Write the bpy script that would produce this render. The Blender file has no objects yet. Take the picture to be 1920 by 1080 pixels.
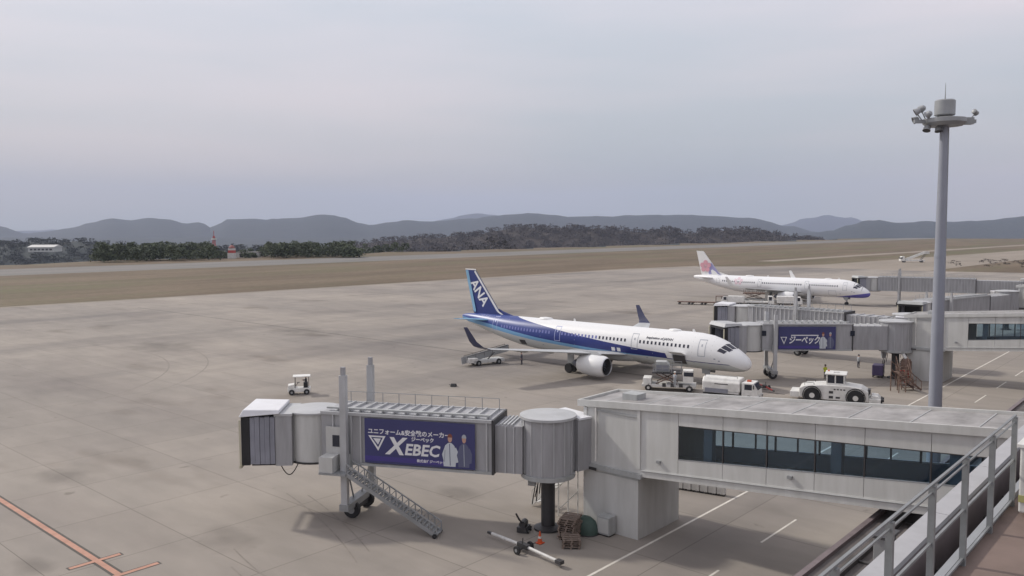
import bpy, bmesh, math, random
from math import sin, cos, pi, radians, sqrt, atan2
from mathutils import Vector, Matrix, noise

random.seed(7)
S = bpy.context.scene
C = S.collection

# ------------------------------------------------------------------ camera
# world: x runs along the terminal, y points from the terminal out over the apron, z is up
cd = bpy.data.cameras.new('camera')
cam = bpy.data.objects.new('camera', cd)
C.objects.link(cam)
S.camera = cam
cd.sensor_width = 36
cd.lens = 29.01
cd.clip_start = 0.1
cd.clip_end = 40000
R_ = Vector((0.66242785, -0.74911751, -0.00350531))
U_ = Vector((0.05585312, 0.04472241, 0.99743688))
F_ = Vector((0.74704067, 0.66092576, -0.07146593))
cam.matrix_world = Matrix(((R_.x, U_.x, -F_.x, 0), (R_.y, U_.y, -F_.y, 0), (R_.z, U_.z, -F_.z, 17.79), (0, 0, 0, 1)))

# ------------------------------------------------------------------ sky and sun
SUN_EL = 37.0
SUN_AZ = (-0.22, 1.0)           # horizontal direction towards the sun: over the apron, slightly to the near side
w = bpy.data.worlds.new('World')
S.world = w
w.use_nodes = True
nt = w.node_tree
nt.nodes.clear()
def N(nt, t, **k):
    n = nt.nodes.new(t)
    for a, b in k.items():
        setattr(n, a, b)
    return n
out = N(nt, 'ShaderNodeOutputWorld')
bg = N(nt, 'ShaderNodeBackground')
bg.inputs['Strength'].default_value = 0.1
sky = N(nt, 'ShaderNodeTexSky', sky_type='NISHITA')
sky.sun_disc = False
sky.sun_elevation = radians(SUN_EL)
sky.sun_rotation = math.atan2(SUN_AZ[0], SUN_AZ[1])
sky.air_density = 1.0
sky.dust_density = 3.0
tc = N(nt, 'ShaderNodeTexCoord')
sep = N(nt, 'ShaderNodeSeparateXYZ')
nt.links.new(tc.outputs['Generated'], sep.inputs[0])
ramp = N(nt, 'ShaderNodeValToRGB')          # overcast layer by elevation
ramp.color_ramp.elements[0].position = 0.0
ramp.color_ramp.elements[0].color = (5.2, 5.25, 4.85, 1)
ramp.color_ramp.elements[1].position = 1.0
ramp.color_ramp.elements[1].color = (6.9, 6.7, 7.0, 1)
for p_, c_ in ((0.06, (5.55, 5.4, 5.15, 1)), (0.16, (6.3, 6.1, 6.2, 1)), (0.3, (7.3, 7.0, 7.4, 1))):
    e_ = ramp.color_ramp.elements.new(p_)
    e_.color = c_
nt.links.new(sep.outputs['Z'], ramp.inputs[0])
mp = N(nt, 'ShaderNodeMapping')
mp.inputs['Scale'].default_value = (1.5, 1.5, 10.0)
nt.links.new(tc.outputs['Generated'], mp.inputs[0])
nz = N(nt, 'ShaderNodeTexNoise')
nz.inputs['Scale'].default_value = 1.1
nz.inputs['Detail'].default_value = 4
nz.inputs['Roughness'].default_value = 0.45
nt.links.new(mp.outputs[0], nz.inputs[0])
cr = N(nt, 'ShaderNodeValToRGB')
cr.color_ramp.elements[0].position = 0.36
cr.color_ramp.elements[0].color = (0.85, 0.92, 0.95, 1)
cr.color_ramp.elements[1].position = 0.66
cr.color_ramp.elements[1].color = (1.12, 1.06, 1.06, 1)
nt.links.new(nz.outputs[0], cr.inputs[0])
mul = N(nt, 'ShaderNodeMixRGB', blend_type='MULTIPLY')
mul.inputs[0].default_value = 1
nt.links.new(ramp.outputs[0], mul.inputs[1])
nt.links.new(cr.outputs[0], mul.inputs[2])
mx = N(nt, 'ShaderNodeMixRGB')
mx.inputs[0].default_value = 0.9
nt.links.new(sky.outputs[0], mx.inputs[1])
nt.links.new(mul.outputs[0], mx.inputs[2])
nt.links.new(mx.outputs[0], bg.inputs[0])
nt.links.new(bg.outputs[0], out.inputs[0])

sl = bpy.data.lights.new('sun', 'SUN')
sl.energy = 2.15
sl.angle = radians(3.5)
sl.color = (1.0, 0.95, 0.86)
sun = bpy.data.objects.new('sun', sl)
C.objects.link(sun)
h_ = sqrt(SUN_AZ[0] ** 2 + SUN_AZ[1] ** 2)
sd = Vector((SUN_AZ[0] / h_ * cos(radians(SUN_EL)), SUN_AZ[1] / h_ * cos(radians(SUN_EL)), sin(radians(SUN_EL))))
sun.rotation_euler = sd.to_track_quat('Z', 'Y').to_euler()
sun.location = (0, 0, 60)

S.view_settings.view_transform = 'Standard'
S.view_settings.look = 'None'
S.view_settings.exposure = 0.30
S.view_settings.gamma = 1.0
S.view_settings.use_curve_mapping = False
S.cycles.max_bounces = 6
S.cycles.diffuse_bounces = 3
S.cycles.glossy_bounces = 3
S.cycles.transparent_max_bounces = 12
S.cycles.volume_bounces = 0

# ------------------------------------------------------------------ materials
MATS = {}
def mat(name, col, rough=0.6, metal=0.0, var=0.12, scale=0.6, stretch=(1, 1, 1), bump=0.0, spec=0.5):
    if name in MATS:
        return MATS[name]
    m = bpy.data.materials.new(name)
    m.use_nodes = True
    t = m.node_tree
    b = t.nodes['Principled BSDF']
    b.inputs['Roughness'].default_value = rough
    b.inputs['Metallic'].default_value = metal
    b.inputs['Specular IOR Level'].default_value = spec
    tcn = N(t, 'ShaderNodeTexCoord')
    mpn = N(t, 'ShaderNodeMapping')
    mpn.inputs['Scale'].default_value = stretch
    t.links.new(tcn.outputs['Object'], mpn.inputs[0])
    n1 = N(t, 'ShaderNodeTexNoise')
    n1.inputs['Scale'].default_value = scale
    n1.inputs['Detail'].default_value = 6
    n1.inputs['Roughness'].default_value = 0.6
    t.links.new(mpn.outputs[0], n1.inputs[0])
    r = N(t, 'ShaderNodeValToRGB')
    lo = 1 - var
    hi = 1 + var * 0.6
    r.color_ramp.elements[0].position = 0.3
    r.color_ramp.elements[0].color = (col[0] * lo, col[1] * lo, col[2] * lo * 0.98, 1)
    r.color_ramp.elements[1].position = 0.7
    r.color_ramp.elements[1].color = (min(1, col[0] * hi), min(1, col[1] * hi), min(1, col[2] * hi), 1)
    t.links.new(n1.outputs[0], r.inputs[0])
    t.links.new(r.outputs[0], b.inputs['Base Color'])
    if bump:
        bp = N(t, 'ShaderNodeBump')
        bp.inputs['Strength'].default_value = bump
        bp.inputs['Distance'].default_value = 0.02
        t.links.new(n1.outputs[0], bp.inputs['Height'])
        t.links.new(bp.outputs[0], b.inputs['Normal'])
    MATS[name] = m
    return m

panel = mat('pale_grey_wall_panel', (0.56, 0.56, 0.545), 0.55, var=0.13, scale=1.1, stretch=(1.3, 1.3, 0.2))
panel2 = mat('grey_sheet_metal', (0.40, 0.41, 0.41), 0.5, var=0.16, scale=1.2, stretch=(1.3, 1.3, 0.2))
tun = mat('bridge_tunnel_grey', (0.37, 0.37, 0.385), 0.5, 0.0, var=0.20, scale=1.4, stretch=(1.5, 1.5, 0.2))
tunlt = mat('bridge_rib_pale_grey', (0.46, 0.465, 0.475), 0.5, var=0.15)
roofg = mat('roof_sheet_grey', (0.33, 0.315, 0.31), 0.6, var=0.4, scale=0.8)
hoodw = mat('white_canopy_fabric', (0.72, 0.72, 0.75), 0.7, var=0.08)
bellow = mat('grey_bellows_fabric', (0.27, 0.275, 0.32), 0.8, var=0.2)
black = mat('black_rubber', (0.022, 0.022, 0.024), 0.7, var=0.3)
dark = mat('dark_painted_steel', (0.05, 0.048, 0.05), 0.5, var=0.3)
rust = mat('brown_weathered_steel', (0.17, 0.11, 0.085), 0.8, var=0.4, scale=3)
steel = mat('galvanised_steel', (0.33, 0.34, 0.35), 0.45, 0.3, var=0.15)
steelp = mat('mast_painted_steel', (0.29, 0.305, 0.355), 0.45, 0.0, var=0.1, scale=0.3)
white = mat('white_paint', (0.76, 0.75, 0.72), 0.4, var=0.16, scale=1.6)
whited = mat('worn_white_paint', (0.62, 0.61, 0.59), 0.5, var=0.18, scale=2)
yellow = mat('safety_yellow', (0.62, 0.62, 0.06), 0.6, var=0.1)
orange = mat('cone_orange', (0.62, 0.10, 0.03), 0.5, var=0.1)
redp = mat('red_paint', (0.45, 0.06, 0.05), 0.5, var=0.15)
green = mat('green_tarpaulin', (0.06, 0.10, 0.085), 0.7, var=0.25)
glassd = mat('dark_vehicle_glass', (0.03, 0.035, 0.05), 0.1, var=0.1)
navy = mat('navy_banner_print', (0.05, 0.052, 0.16), 0.5, var=0.08)
navyd = mat('violet_banner_strip', (0.065, 0.05, 0.24), 0.5, var=0.05)
bprint = mat('white_banner_print', (0.78, 0.78, 0.8), 0.5, var=0.03)
bgrey = mat('grey_banner_print', (0.42, 0.45, 0.5), 0.5, var=0.1)
bskin = mat('skin_banner_print', (0.55, 0.33, 0.25), 0.5, var=0.05)
bhair = mat('brown_hair_banner_print', (0.22, 0.07, 0.05), 0.5, var=0.05)
bsuit = mat('slate_banner_print', (0.12, 0.13, 0.22), 0.5, var=0.1)
skin = mat('skin', (0.5, 0.3, 0.22), 0.6, var=0.05)
hairm = mat('dark_hair', (0.03, 0.025, 0.02), 0.7, var=0.2)
cloth_d = mat('dark_uniform_cloth', (0.05, 0.05, 0.07), 0.8, var=0.2)
cloth_g = mat('grey_work_cloth', (0.35, 0.37, 0.4), 0.8, var=0.2)
bluep = mat('dark_blue_paint', (0.028, 0.03, 0.17), 0.3, var=0.06)
deckm = mat('brown_deck_coating', (0.185, 0.135, 0.115), 0.8, var=0.2, scale=1.5, bump=0.2)
capm = mat('pale_parapet_cap', (0.41, 0.405, 0.42), 0.5, var=0.2, scale=1.2)
gutterm = mat('dark_gutter', (0.07, 0.065, 0.065), 0.8, var=0.4, scale=4)
mauve = mat('mauve_brown_wall', (0.19, 0.155, 0.16), 0.7, var=0.2, scale=2)
dado = mat('slate_blue_inner_wall', (0.20, 0.24, 0.28), 0.6, var=0.1)
canopyr = mat('brown_grey_canopy_roof', (0.13, 0.115, 0.11), 0.8, var=0.35, scale=0.8)

def glass_mat():
    m = bpy.data.materials.new('blue_grey_window_glass')
    m.use_nodes = True
    t = m.node_tree
    t.nodes.clear()
    o = N(t, 'ShaderNodeOutputMaterial')
    tr = N(t, 'ShaderNodeBsdfTransparent')
    tr.inputs[0].default_value = (0.80, 0.88, 0.93, 1)
    gl = N(t, 'ShaderNodeBsdfGlossy')
    gl.inputs['Roughness'].default_value = 0.04
    gl.inputs[0].default_value = (0.8, 0.85, 0.9, 1)
    fr = N(t, 'ShaderNodeFresnel')
    fr.inputs[0].default_value = 1.5
    ms = N(t, 'ShaderNodeMixShader')
    t.links.new(fr.outputs[0], ms.inputs[0])
    t.links.new(tr.outputs[0], ms.inputs[1])
    t.links.new(gl.outputs[0], ms.inputs[2])
    t.links.new(ms.outputs[0], o.inputs[0])
    return m
glass = glass_mat()

# ------------------------------------------------------------------ mesh helpers
class MB:
    def __init__(s, M=None):
        s.v = []; s.f = []; s.m = []; s.M = M or Matrix()
    def add(s, vs, fs, mi=0, M=None):
        b = len(s.v)
        X = s.M @ M if M is not None else s.M
        s.v += [tuple(X @ Vector(p)) for p in vs]
        s.f += [tuple(i + b for i in f) for f in fs]
        s.m += [mi] * len(fs)
        return s
    def box(s, x0, x1, y0, y1, z0, z1, mi=0, M=None):
        vs = [(x0, y0, z0), (x1, y0, z0), (x1, y1, z0), (x0, y1, z0), (x0, y0, z1), (x1, y0, z1), (x1, y1, z1), (x0, y1, z1)]
        return s.add(vs, [(0, 3, 2, 1), (4, 5, 6, 7), (0, 1, 5, 4), (1, 2, 6, 5), (2, 3, 7, 6), (3, 0, 4, 7)], mi, M)
    def hexa(s, b4, t4, mi=0, M=None):
        return s.add(list(b4) + list(t4), [(0, 3, 2, 1), (4, 5, 6, 7), (0, 1, 5, 4), (1, 2, 6, 5), (2, 3, 7, 6), (3, 0, 4, 7)], mi, M)
    def tube(s, a, b, r, r2=None, n=8, mi=0, caps=True, M=None):
        a = Vector(a); b = Vector(b); r2 = r if r2 is None else r2
        d = b - a
        if d.length < 1e-6: return s
        q = d.to_track_quat('Z', 'Y')
        vs = []
        for k, (c, rr) in enumerate(((a, r), (b, r2))):
            for i in range(n):
                an = 2 * pi * i / n + pi / n
                vs.append(c + q @ Vector((rr * cos(an), rr * sin(an), 0)))
        fs = [(i, (i + 1) % n, n + (i + 1) % n, n + i) for i in range(n)]
        if caps: fs += [tuple(range(n - 1, -1, -1)), tuple(range(n, 2 * n))]
        return s.add(vs, fs, mi, M)
    def bar(s, a, b, wx, wy, mi=0, M=None):       # square bar
        a = Vector(a); b = Vector(b); d = b - a
        q = d.to_track_quat('Z', 'Y')
        vs = []
        for c in (a, b):
            for sx, sy in ((-1, -1), (1, -1), (1, 1), (-1, 1)):
                vs.append(c + q @ Vector((sx * wx / 2, sy * wy / 2, 0)))
        return s.add(vs, [(0, 3, 2, 1), (4, 5, 6, 7), (0, 1, 5, 4), (1, 2, 6, 5), (2, 3, 7, 6), (3, 0, 4, 7)], mi, M)
    def path(s, pts, r, n=6, mi=0):
        for a, b in zip(pts, pts[1:]): s.tube(a, b, r, n=n, mi=mi)
        return s
    def lathe(s, prof, n=20, mi=0, M=None, cap=True):     # prof: (r,z)
        vs = []; fs = []
        for r, z in prof:
            for i in range(n):
                an = 2 * pi * i / n
                vs.append((r * cos(an), r * sin(an), z))
        for k in range(len(prof) - 1):
            for i in range(n):
                fs.append((k * n + i, k * n + (i + 1) % n, (k + 1) * n + (i + 1) % n, (k + 1) * n + i))
        if cap:
            fs.append(tuple(range(n - 1, -1, -1)))
            fs.append(tuple(range((len(prof) - 1) * n, len(prof) * n)))
        return s.add(vs, fs, mi, M)
    def prism(s, poly, y0, y1, mi=0, M=None):    # poly in xz extruded along y
        n = len(poly)
        vs = [(x, y0, z) for x, z in poly] + [(x, y1, z) for x, z in poly]
        fs = [tuple(range(n)), tuple(range(2 * n - 1, n - 1, -1))] + [(i, i + n, (i + 1) % n + n, (i + 1) % n) for i in range(n)]
        return s.add(vs, fs, mi, M)
    def prismz(s, poly, z0, z1, mi=0, M=None):
        n = len(poly)
        vs = [(x, y, z0) for x, y in poly] + [(x, y, z1) for x, y in poly]
        fs = [tuple(range(n - 1, -1, -1)), tuple(range(n, 2 * n))] + [(i, (i + 1) % n, (i + 1) % n + n, i + n) for i in range(n)]
        return s.add(vs, fs, mi, M)
    def mesh(s, name, mats):
        me = bpy.data.meshes.new(name)
        me.from_pydata(s.v, [], s.f)
        for m_ in (mats if isinstance(mats, (list, tuple)) else [mats]):
            me.materials.append(m_)
        me.polygons.foreach_set('material_index', s.m)
        me.update()
        return me
    def build(s, name, mats, parent=None, smooth=False, bevel=0, kind=None, label=None):
        me = s.mesh(name, mats)
        if smooth:
            bm = bmesh.new(); bm.from_mesh(me)
            bmesh.ops.recalc_face_normals(bm, faces=bm.faces)
            for e in bm.edges:
                if len(e.link_faces) == 2 and e.calc_face_angle(0) > radians(38): e.smooth = False
            for f in bm.faces: f.smooth = True
            bm.to_mesh(me); bm.free()
        else:
            bm = bmesh.new(); bm.from_mesh(me)
            bmesh.ops.recalc_face_normals(bm, faces=bm.faces)
            bm.to_mesh(me); bm.free()
        o = bpy.data.objects.new(name, me)
        C.objects.link(o)
        if parent is not None: o.parent = parent
        if bevel:
            b = o.modifiers.new('bevel', 'BEVEL'); b.width = bevel; b.segments = 2; b.limit_method = 'ANGLE'
        if kind: o['kind'] = kind
        if label: o['label'] = label
        return o

def inst(me, name, parent, M=None):
    o = bpy.data.objects.new(name, me)
    C.objects.link(o)
    o.parent = parent
    if M is not None: o.matrix_local = M
    return o

def thing(name, label, cat, loc=(0, 0, 0), rz=0, group=None):
    o = bpy.data.objects.new(name, None)
    o.empty_display_size = 0.5
    C.objects.link(o)
    o.location = loc
    o.rotation_euler = (0, 0, rz)
    o['label'] = label; o['category'] = cat
    if group: o['group'] = group
    return o
def tag(o, label, cat, group=None):
    o['label'] = label; o['category'] = cat
    if group: o['group'] = group
    return o
def struct(name, mb, m, smooth=False):
    return mb.build(name, m, smooth=smooth, kind='structure')
def kids(o): return [c for c in bpy.data.objects if c.parent == o]
def copy_tree(o, loc=None, rz=None, label=None, group=None, parent=None, skip=()):
    c = o.copy(); C.objects.link(c)
    if parent is not None: c.parent = parent
    for ch in kids(o):
        if ch.name.split('.')[0] in skip: continue
        copy_tree(ch, parent=c, skip=skip)
    if loc is not None: c.location = loc
    if rz is not None: c.rotation_euler = (0, 0, rz)
    if label: c['label'] = label
    if group: c['group'] = group
    return c

def text_obj(body, name, size, m, parent, M, extrude=0.0, shear=0.0, bold=0.0, align='LEFT', sx=1.0):
    cu = bpy.data.curves.new(name, 'FONT')
    cu.body = body; cu.size = size; cu.shear = shear; cu.offset = bold; cu.align_x = align
    cu.extrude = extrude; cu.resolution_u = 2
    to = bpy.data.objects.new(name, cu)
    C.objects.link(to)
    dg = bpy.context.evaluated_depsgraph_get()
    me = bpy.data.meshes.new_from_object(to.evaluated_get(dg))
    bpy.data.objects.remove(to)
    bpy.data.curves.remove(cu)
    me.materials.clear(); me.materials.append(m)
    if sx != 1.0: me.transform(Matrix.Diagonal((sx, 1, 1, 1)))
    o = bpy.data.objects.new(name, me)
    C.objects.link(o); o.parent = parent
    o.matrix_local = M
    return o

# ------------------------------------------------------------------ ground
def ground_material(name, c1, c2, c3, kind):
    m = bpy.data.materials.new(name)
    m.use_nodes = True
    t = m.node_tree
    b = t.nodes['Principled BSDF']
    b.inputs['Roughness'].default_value = 0.85
    b.inputs['Specular IOR Level'].default_value = 0.25
    g = N(t, 'ShaderNodeNewGeometry')
    def noise_(scale, st=(1, 1, 1), det=5, rough=0.6, off=(0, 0, 0)):
        mp = N(t, 'ShaderNodeMapping'); mp.inputs['Scale'].default_value = st; mp.inputs['Location'].default_value = off
        t.links.new(g.outputs['Position'], mp.inputs[0])
        n = N(t, 'ShaderNodeTexNoise'); n.inputs['Scale'].default_value = scale; n.inputs['Detail'].default_value = det; n.inputs['Roughness'].default_value = rough
        t.links.new(mp.outputs[0], n.inputs[0])
        return n.outputs[0]
    def ramp_(src, p0, p1, a, bb):
        r = N(t, 'ShaderNodeValToRGB')
        r.color_ramp.elements[0].position = p0; r.color_ramp.elements[0].color = a
        r.color_ramp.elements[1].position = p1; r.color_ramp.elements[1].color = bb
        t.links.new(src, r.inputs[0]); return r.outputs[0]
    def mix_(f, a, bb, bt='MIX'):
        x = N(t, 'ShaderNodeMixRGB', blend_type=bt)
        for s_, i_ in ((f, 0), (a, 1), (bb, 2)):
            if isinstance(s_, (int, float)): x.inputs[i_].default_value = s_
            elif isinstance(s_, tuple): x.inputs[i_].default_value = s_
            else: t.links.new(s_, x.inputs[i_])
        return x.outputs[0]
    W = (1, 1, 1, 1)
    if kind == 'concrete':
        base = ramp_(noise_(0.035, (1, 0.45, 1)), 0.32, 0.68, c1 + (1,), c2 + (1,))
        base = mix_(ramp_(noise_(0.018, (0.45, 1.7, 1), off=(31, 7, 0)), 0.5, 0.66, (0, 0, 0, 1), (0.8,) * 3 + (1,)), base, c3 + (1,))
        base = mix_(1.0, base, ramp_(noise_(0.05, (1.0, 0.5, 1), 4, 0.55, off=(71, 17, 0)), 0.3, 0.45, (0.86, 0.85, 0.86, 1), W), 'MULTIPLY')
        base = mix_(1.0, base, ramp_(noise_(0.5, (1, 0.3, 1), 6), 0.3, 0.7, (0.88, 0.88, 0.88, 1), (1.06, 1.05, 1.05, 1)), 'MULTIPLY')
        # oil and rubber stains of their own shape
        base = mix_(1.0, base, ramp_(noise_(0.11, (1, 0.5, 1), 3, 0.5, off=(3, 9, 0)), 0.62, 0.74, W, (0.72, 0.70, 0.68, 1)), 'MULTIPLY')
        base = mix_(1.0, base, ramp_(noise_(0.6, (1, 1, 1), 2, 0.5, off=(13, 5, 0)), 0.70, 0.78, W, (0.7, 0.69, 0.68, 1)), 'MULTIPLY')
        # slab joints: thin dark lines every 7.5 m
        br = N(t, 'ShaderNodeTexBrick')
        br.offset = 0; br.squash = 1
        br.inputs['Scale'].default_value = 1.0
        br.inputs['Brick Width'].default_value = 7.5
        br.inputs['Row Height'].default_value = 7.5
        br.inputs['Mortar Size'].default_value = 0.035
        br.inputs['Mortar Smooth'].default_value = 0.6
        br.inputs['Color1'].default_value = (1, 1, 1, 1)
        br.inputs['Color2'].default_value = (0.92, 0.92, 0.925, 1)
        br.inputs['Mortar'].default_value = (0.58, 0.57, 0.56, 1)
        t.links.new(g.outputs['Position'], br.inputs[0])
        base = mix_(1.0, base, br.outputs[0], 'MULTIPLY')
        # single oil and soot stains, each with its own place on the concrete
        dn = N(t, 'ShaderNodeTexNoise'); dn.inputs['Scale'].default_value = .35; dn.inputs['Detail'].default_value = 5
        t.links.new(g.outputs['Position'], dn.inputs[0])
        for sx_, sy_, sr_ in [(23.8, 43.3, 1.3), (22.3, 63.0, 1.6), (43.6, 32.9, 1.2), (38.5, 38.9, 1.0), (48.0, 59.8, 2.5), (83.5, 124.2, 4.5), (130.5, 118.6, 5.0), (58.1, 123.4, 4.0), (74.0, 50.7, 2.2), (15.1, 47.5, 0.8)]:
            v1 = N(t, 'ShaderNodeVectorMath', operation='SUBTRACT'); v1.inputs[1].default_value = (sx_, sy_, 0)
            t.links.new(g.outputs['Position'], v1.inputs[0])
            v2 = N(t, 'ShaderNodeVectorMath', operation='MULTIPLY'); v2.inputs[1].default_value = (1 / sr_, .6 / sr_, 0)
            t.links.new(v1.outputs[0], v2.inputs[0])
            ln = N(t, 'ShaderNodeVectorMath', operation='LENGTH'); t.links.new(v2.outputs[0], ln.inputs[0])
            ad = N(t, 'ShaderNodeMath', operation='MULTIPLY_ADD'); ad.inputs[1].default_value = 2.2; t.links.new(dn.outputs[0], ad.inputs[0]); t.links.new(ln.outputs['Value'], ad.inputs[2])
            mr = N(t, 'ShaderNodeMapRange'); mr.inputs['From Min'].default_value = 1.3; mr.inputs['From Max'].default_value = 2.4; mr.inputs['To Min'].default_value = .70; mr.inputs['To Max'].default_value = 1.0
            t.links.new(ad.outputs[0], mr.inputs['Value'])
            base = mix_(1.0, base, mr.outputs[0], 'MULTIPLY')
    elif kind == 'grass':
        base = ramp_(noise_(0.02, (0.5, 1.8, 1)), 0.35, 0.65, c1 + (1,), c2 + (1,))
        base = mix_(ramp_(noise_(0.012, (0.4, 2.2, 1), off=(5, 50, 0)), 0.48, 0.66, (0, 0, 0, 1), (0.9,) * 3 + (1,)), base, c3 + (1,))
        base = mix_(1.0, base, ramp_(noise_(0.4, (1, 1, 1), 6), 0.3, 0.7, (0.8, 0.8, 0.8, 1), (1.12, 1.12, 1.1, 1)), 'MULTIPLY')
    else:
        base = ramp_(noise_(0.05, (0.3, 1, 1)), 0.35, 0.65, c1 + (1,), c2 + (1,))
        base = mix_(1.0, base, ramp_(noise_(0.7, (1, 1, 1), 6), 0.3, 0.7, (0.9, 0.9, 0.9, 1), (1.05, 1.05, 1.05, 1)), 'MULTIPLY')
    t.links.new(base, b.inputs['Base Color'])
    return m
m_conc = ground_material('apron_concrete', (0.265, 0.24, 0.215), (0.365, 0.325, 0.28), (0.178, 0.163, 0.153), 'concrete')
m_grass = ground_material('dry_airfield_grass', (0.115, 0.085, 0.055), (0.185, 0.14, 0.095), (0.125, 0.118, 0.06), 'grass')
m_rwy = ground_material('runway_asphalt', (0.17, 0.165, 0.155), (0.215, 0.20, 0.185), (0.2, 0.2, 0.2), 'plain')
m_pale = ground_material('pale_taxiway_shoulder', (0.25, 0.215, 0.175), (0.31, 0.265, 0.22), (0.2, 0.2, 0.2), 'plain')
m_strip = ground_material('dark_service_pavement', (0.13, 0.115, 0.11), (0.17, 0.15, 0.14), (0.2, 0.2, 0.2), 'plain')

def interp(x, tab):
    if x <= tab[0][0]: return tab[0][1]
    for (a, b), (c, d) in zip(tab, tab[1:]):
        if x <= c:
            k = (x - a) / (c - a); k = k * k * (3 - 2 * k)
            return b + (d - b) * k
    return tab[-1][1]

HEAD = atan2(F_.y, F_.x)              # heading of the camera in the world
def px_az(px):      # angle to the right of the heading
    d = F_ * 1547.28 + R_ * (px - 960) + U_ * 95
    return HEAD - atan2(d.y, d.x)
def pol(az, r): return (r * cos(HEAD - az), r * sin(HEAD - az))

def terrain_z(x, y):
    r = sqrt(x * x + y * y)
    az = (HEAD - atan2(y, x))
    # plateau edge: the airfield ends and the land drops beyond it
    d = y - 505
    drop = 0
    if d > 0: drop = -55 * min(1, d / 260) ** 1.3
    e = r - 1500
    if e > 0: drop = min(drop, -50 * min(1, e / 700) ** 1.3)
    return -0.02 + drop

# one ground sheet round the camera that reaches the hills and beyond
vs = []; fs = []
NA = 144
rad = [0, 60, 120, 180, 240, 300, 350, 400, 450, 500, 550, 600, 660, 730, 800, 900, 1000, 1150, 1300, 1500, 1700, 2000, 2400, 3000, 4000, 6000, 9000, 13000]
for r in rad[1:]:
    for i in range(NA):
        a = 2 * pi * i / NA
        x, y = r * cos(a), r * sin(a)
        vs.append((x, y, terrain_z(x, y) + (0 if r < 1600 else 10 * noise.noise(Vector((x / 700, y / 700, 0))))))
vs.append((0, 0, -0.02)); c0 = len(vs) - 1
for i in range(NA): fs.append((c0, i, (i + 1) % NA))
for k in range(len(rad) - 2):
    for i in range(NA):
        fs.append((k * NA + i, (k + 1) * NA + i, (k + 1) * NA + (i + 1) % NA, k * NA + (i + 1) % NA))
gmb = MB().add(vs, fs)
gmb.m = [1 if min(vs[i][2] for i in f) < -3 else 0 for f in fs]
m_hill = ground_material('wooded_hill', (0.024, 0.034, 0.036), (0.046, 0.054, 0.050), (0.07, 0.06, 0.04), 'plain')
struct('ground', gmb, [m_grass, m_hill], smooth=True)

def sheet(name, poly, z, m):
    n = len(poly)
    return struct(name, MB().add([(x, y, z) for x, y in poly], [tuple(range(n))]), m)
sheet('apron', [(-260, 14), (380, 14), (372, 60), (366, 90), (376, 130), (368, 160), (345, 190), (300, 201.5), (150, 209), (60, 214.5), (-260, 228)], 0.004, m_conc)
sheet('service_pavement', [(-260, -80), (400, -80), (396, 15.9), (-260, 15.9)], 0.008, m_strip)
sheet('runway', [(-1200, 366), (1500, 366), (1500, 428), (-1200, 428)], 0.004, m_rwy)
sheet('taxiway', [(364, 96), (1300, 60), (1300, 92), (900, 112), (400, 152), (366, 168)], 0.008, m_pale)
sheet('taxiway_shoulder', [(345, 190), (300, 201.5), (150, 209), (60, 214.5), (-260, 228), (-260, 230), (60, 216.6), (150, 211.4), (300, 204.5), (352, 193)], 0.012, m_pale)
sheet('grass_track', [(420, 186), (1400, 130), (1400, 146), (420, 196)], 0.004, m_pale)

# painted markings
mk_white = mat('road_marking_white', (0.66, 0.62, 0.56), 0.7, var=0.2, scale=1.5)
mk_red = mat('lead_line_faded_red', (0.47, 0.25, 0.18), 0.75, var=0.2, scale=1.5)
mk_dark = mat('lead_line_dark_border', (0.085, 0.075, 0.065), 0.8, var=0.2, scale=1.5)
mk_tyre = mat('tyre_mark_dark', (0.235, 0.205, 0.18), 0.85, var=0.2, scale=1.5)
struct('road_edge_line', MB().box(-40, 340, 24.30, 24.46, 0.0085, 0.0095), mk_white)
m = MB()
for k in range(-6, 26):
    u0 = 43.5 + k * 9.95
    m.box(u0, u0 + 4.9, 19.63, 19.76, 0.0085, 0.0095)
struct('road_dashed_line', m, mk_white)
m = MB()
m.box(17.29, 17.91, 43.0, 190, 0.009, 0.010)
for v0, ua, ub in ((45.55, 16.1, 18.95), (42.75, 16.7, 19.75)):
    m.box(ua, ub, v0 - 0.23, v0 + 0.23, 0.009, 0.010)
struct('stand_line_border', m, mk_dark)
m = MB()
m.box(17.44, 17.76, 42.8, 190, 0.013, 0.014)
for v0, ua, ub in ((45.55, 16.2, 18.85), (42.75, 16.8, 19.65)):
    m.box(ua, ub, v0 - 0.15, v0 + 0.15, 0.0145, 0.0155)
struct('stand_lead_in_line', m, mk_red)
m = MB()
for uc, v0 in ((84.7, 36), (148.0, 36), (193.0, 58)):
    m.box(uc - 0.12, uc + 0.12, v0, 190, 0.009, 0.010)
struct('stand_centre_line', m, mk_dark)
# tyre marks left by nose wheels and tugs
m = MB()
def arc_mark(cx, cy, r, a0, a1, wd, n=24):
    for k in range(n):
        p = [a0 + (a1 - a0) * (k + j) / n for j in (0, 1)]
        q = [(cx + rr * cos(p[j]), cy + rr * sin(p[j])) for j, rr in ((0, r), (0, r + wd), (1, r + wd), (1, r))]
        m.add([(x, y, 0.011) for x, y in q], [(0, 1, 2, 3)])
arc_mark(70, 30, 48, 2.9, 3.2, 0.09); arc_mark(70, 30, 48.9, 2.95, 3.25, 0.09)
arc_mark(20, 120, 34, -1.2, 0.9, 0.18); arc_mark(22, 122, 38, -1.1, 0.8, 0.16)
arc_mark(60, 118, 60, 1.9, 3.4, 0.22); arc_mark(-30, 60, 62, -0.42, -0.2, 0.09); arc_mark(-30, 60, 63, -0.4, -0.22, 0.09)
struct('tyre_marks', m, mk_tyre)

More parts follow.
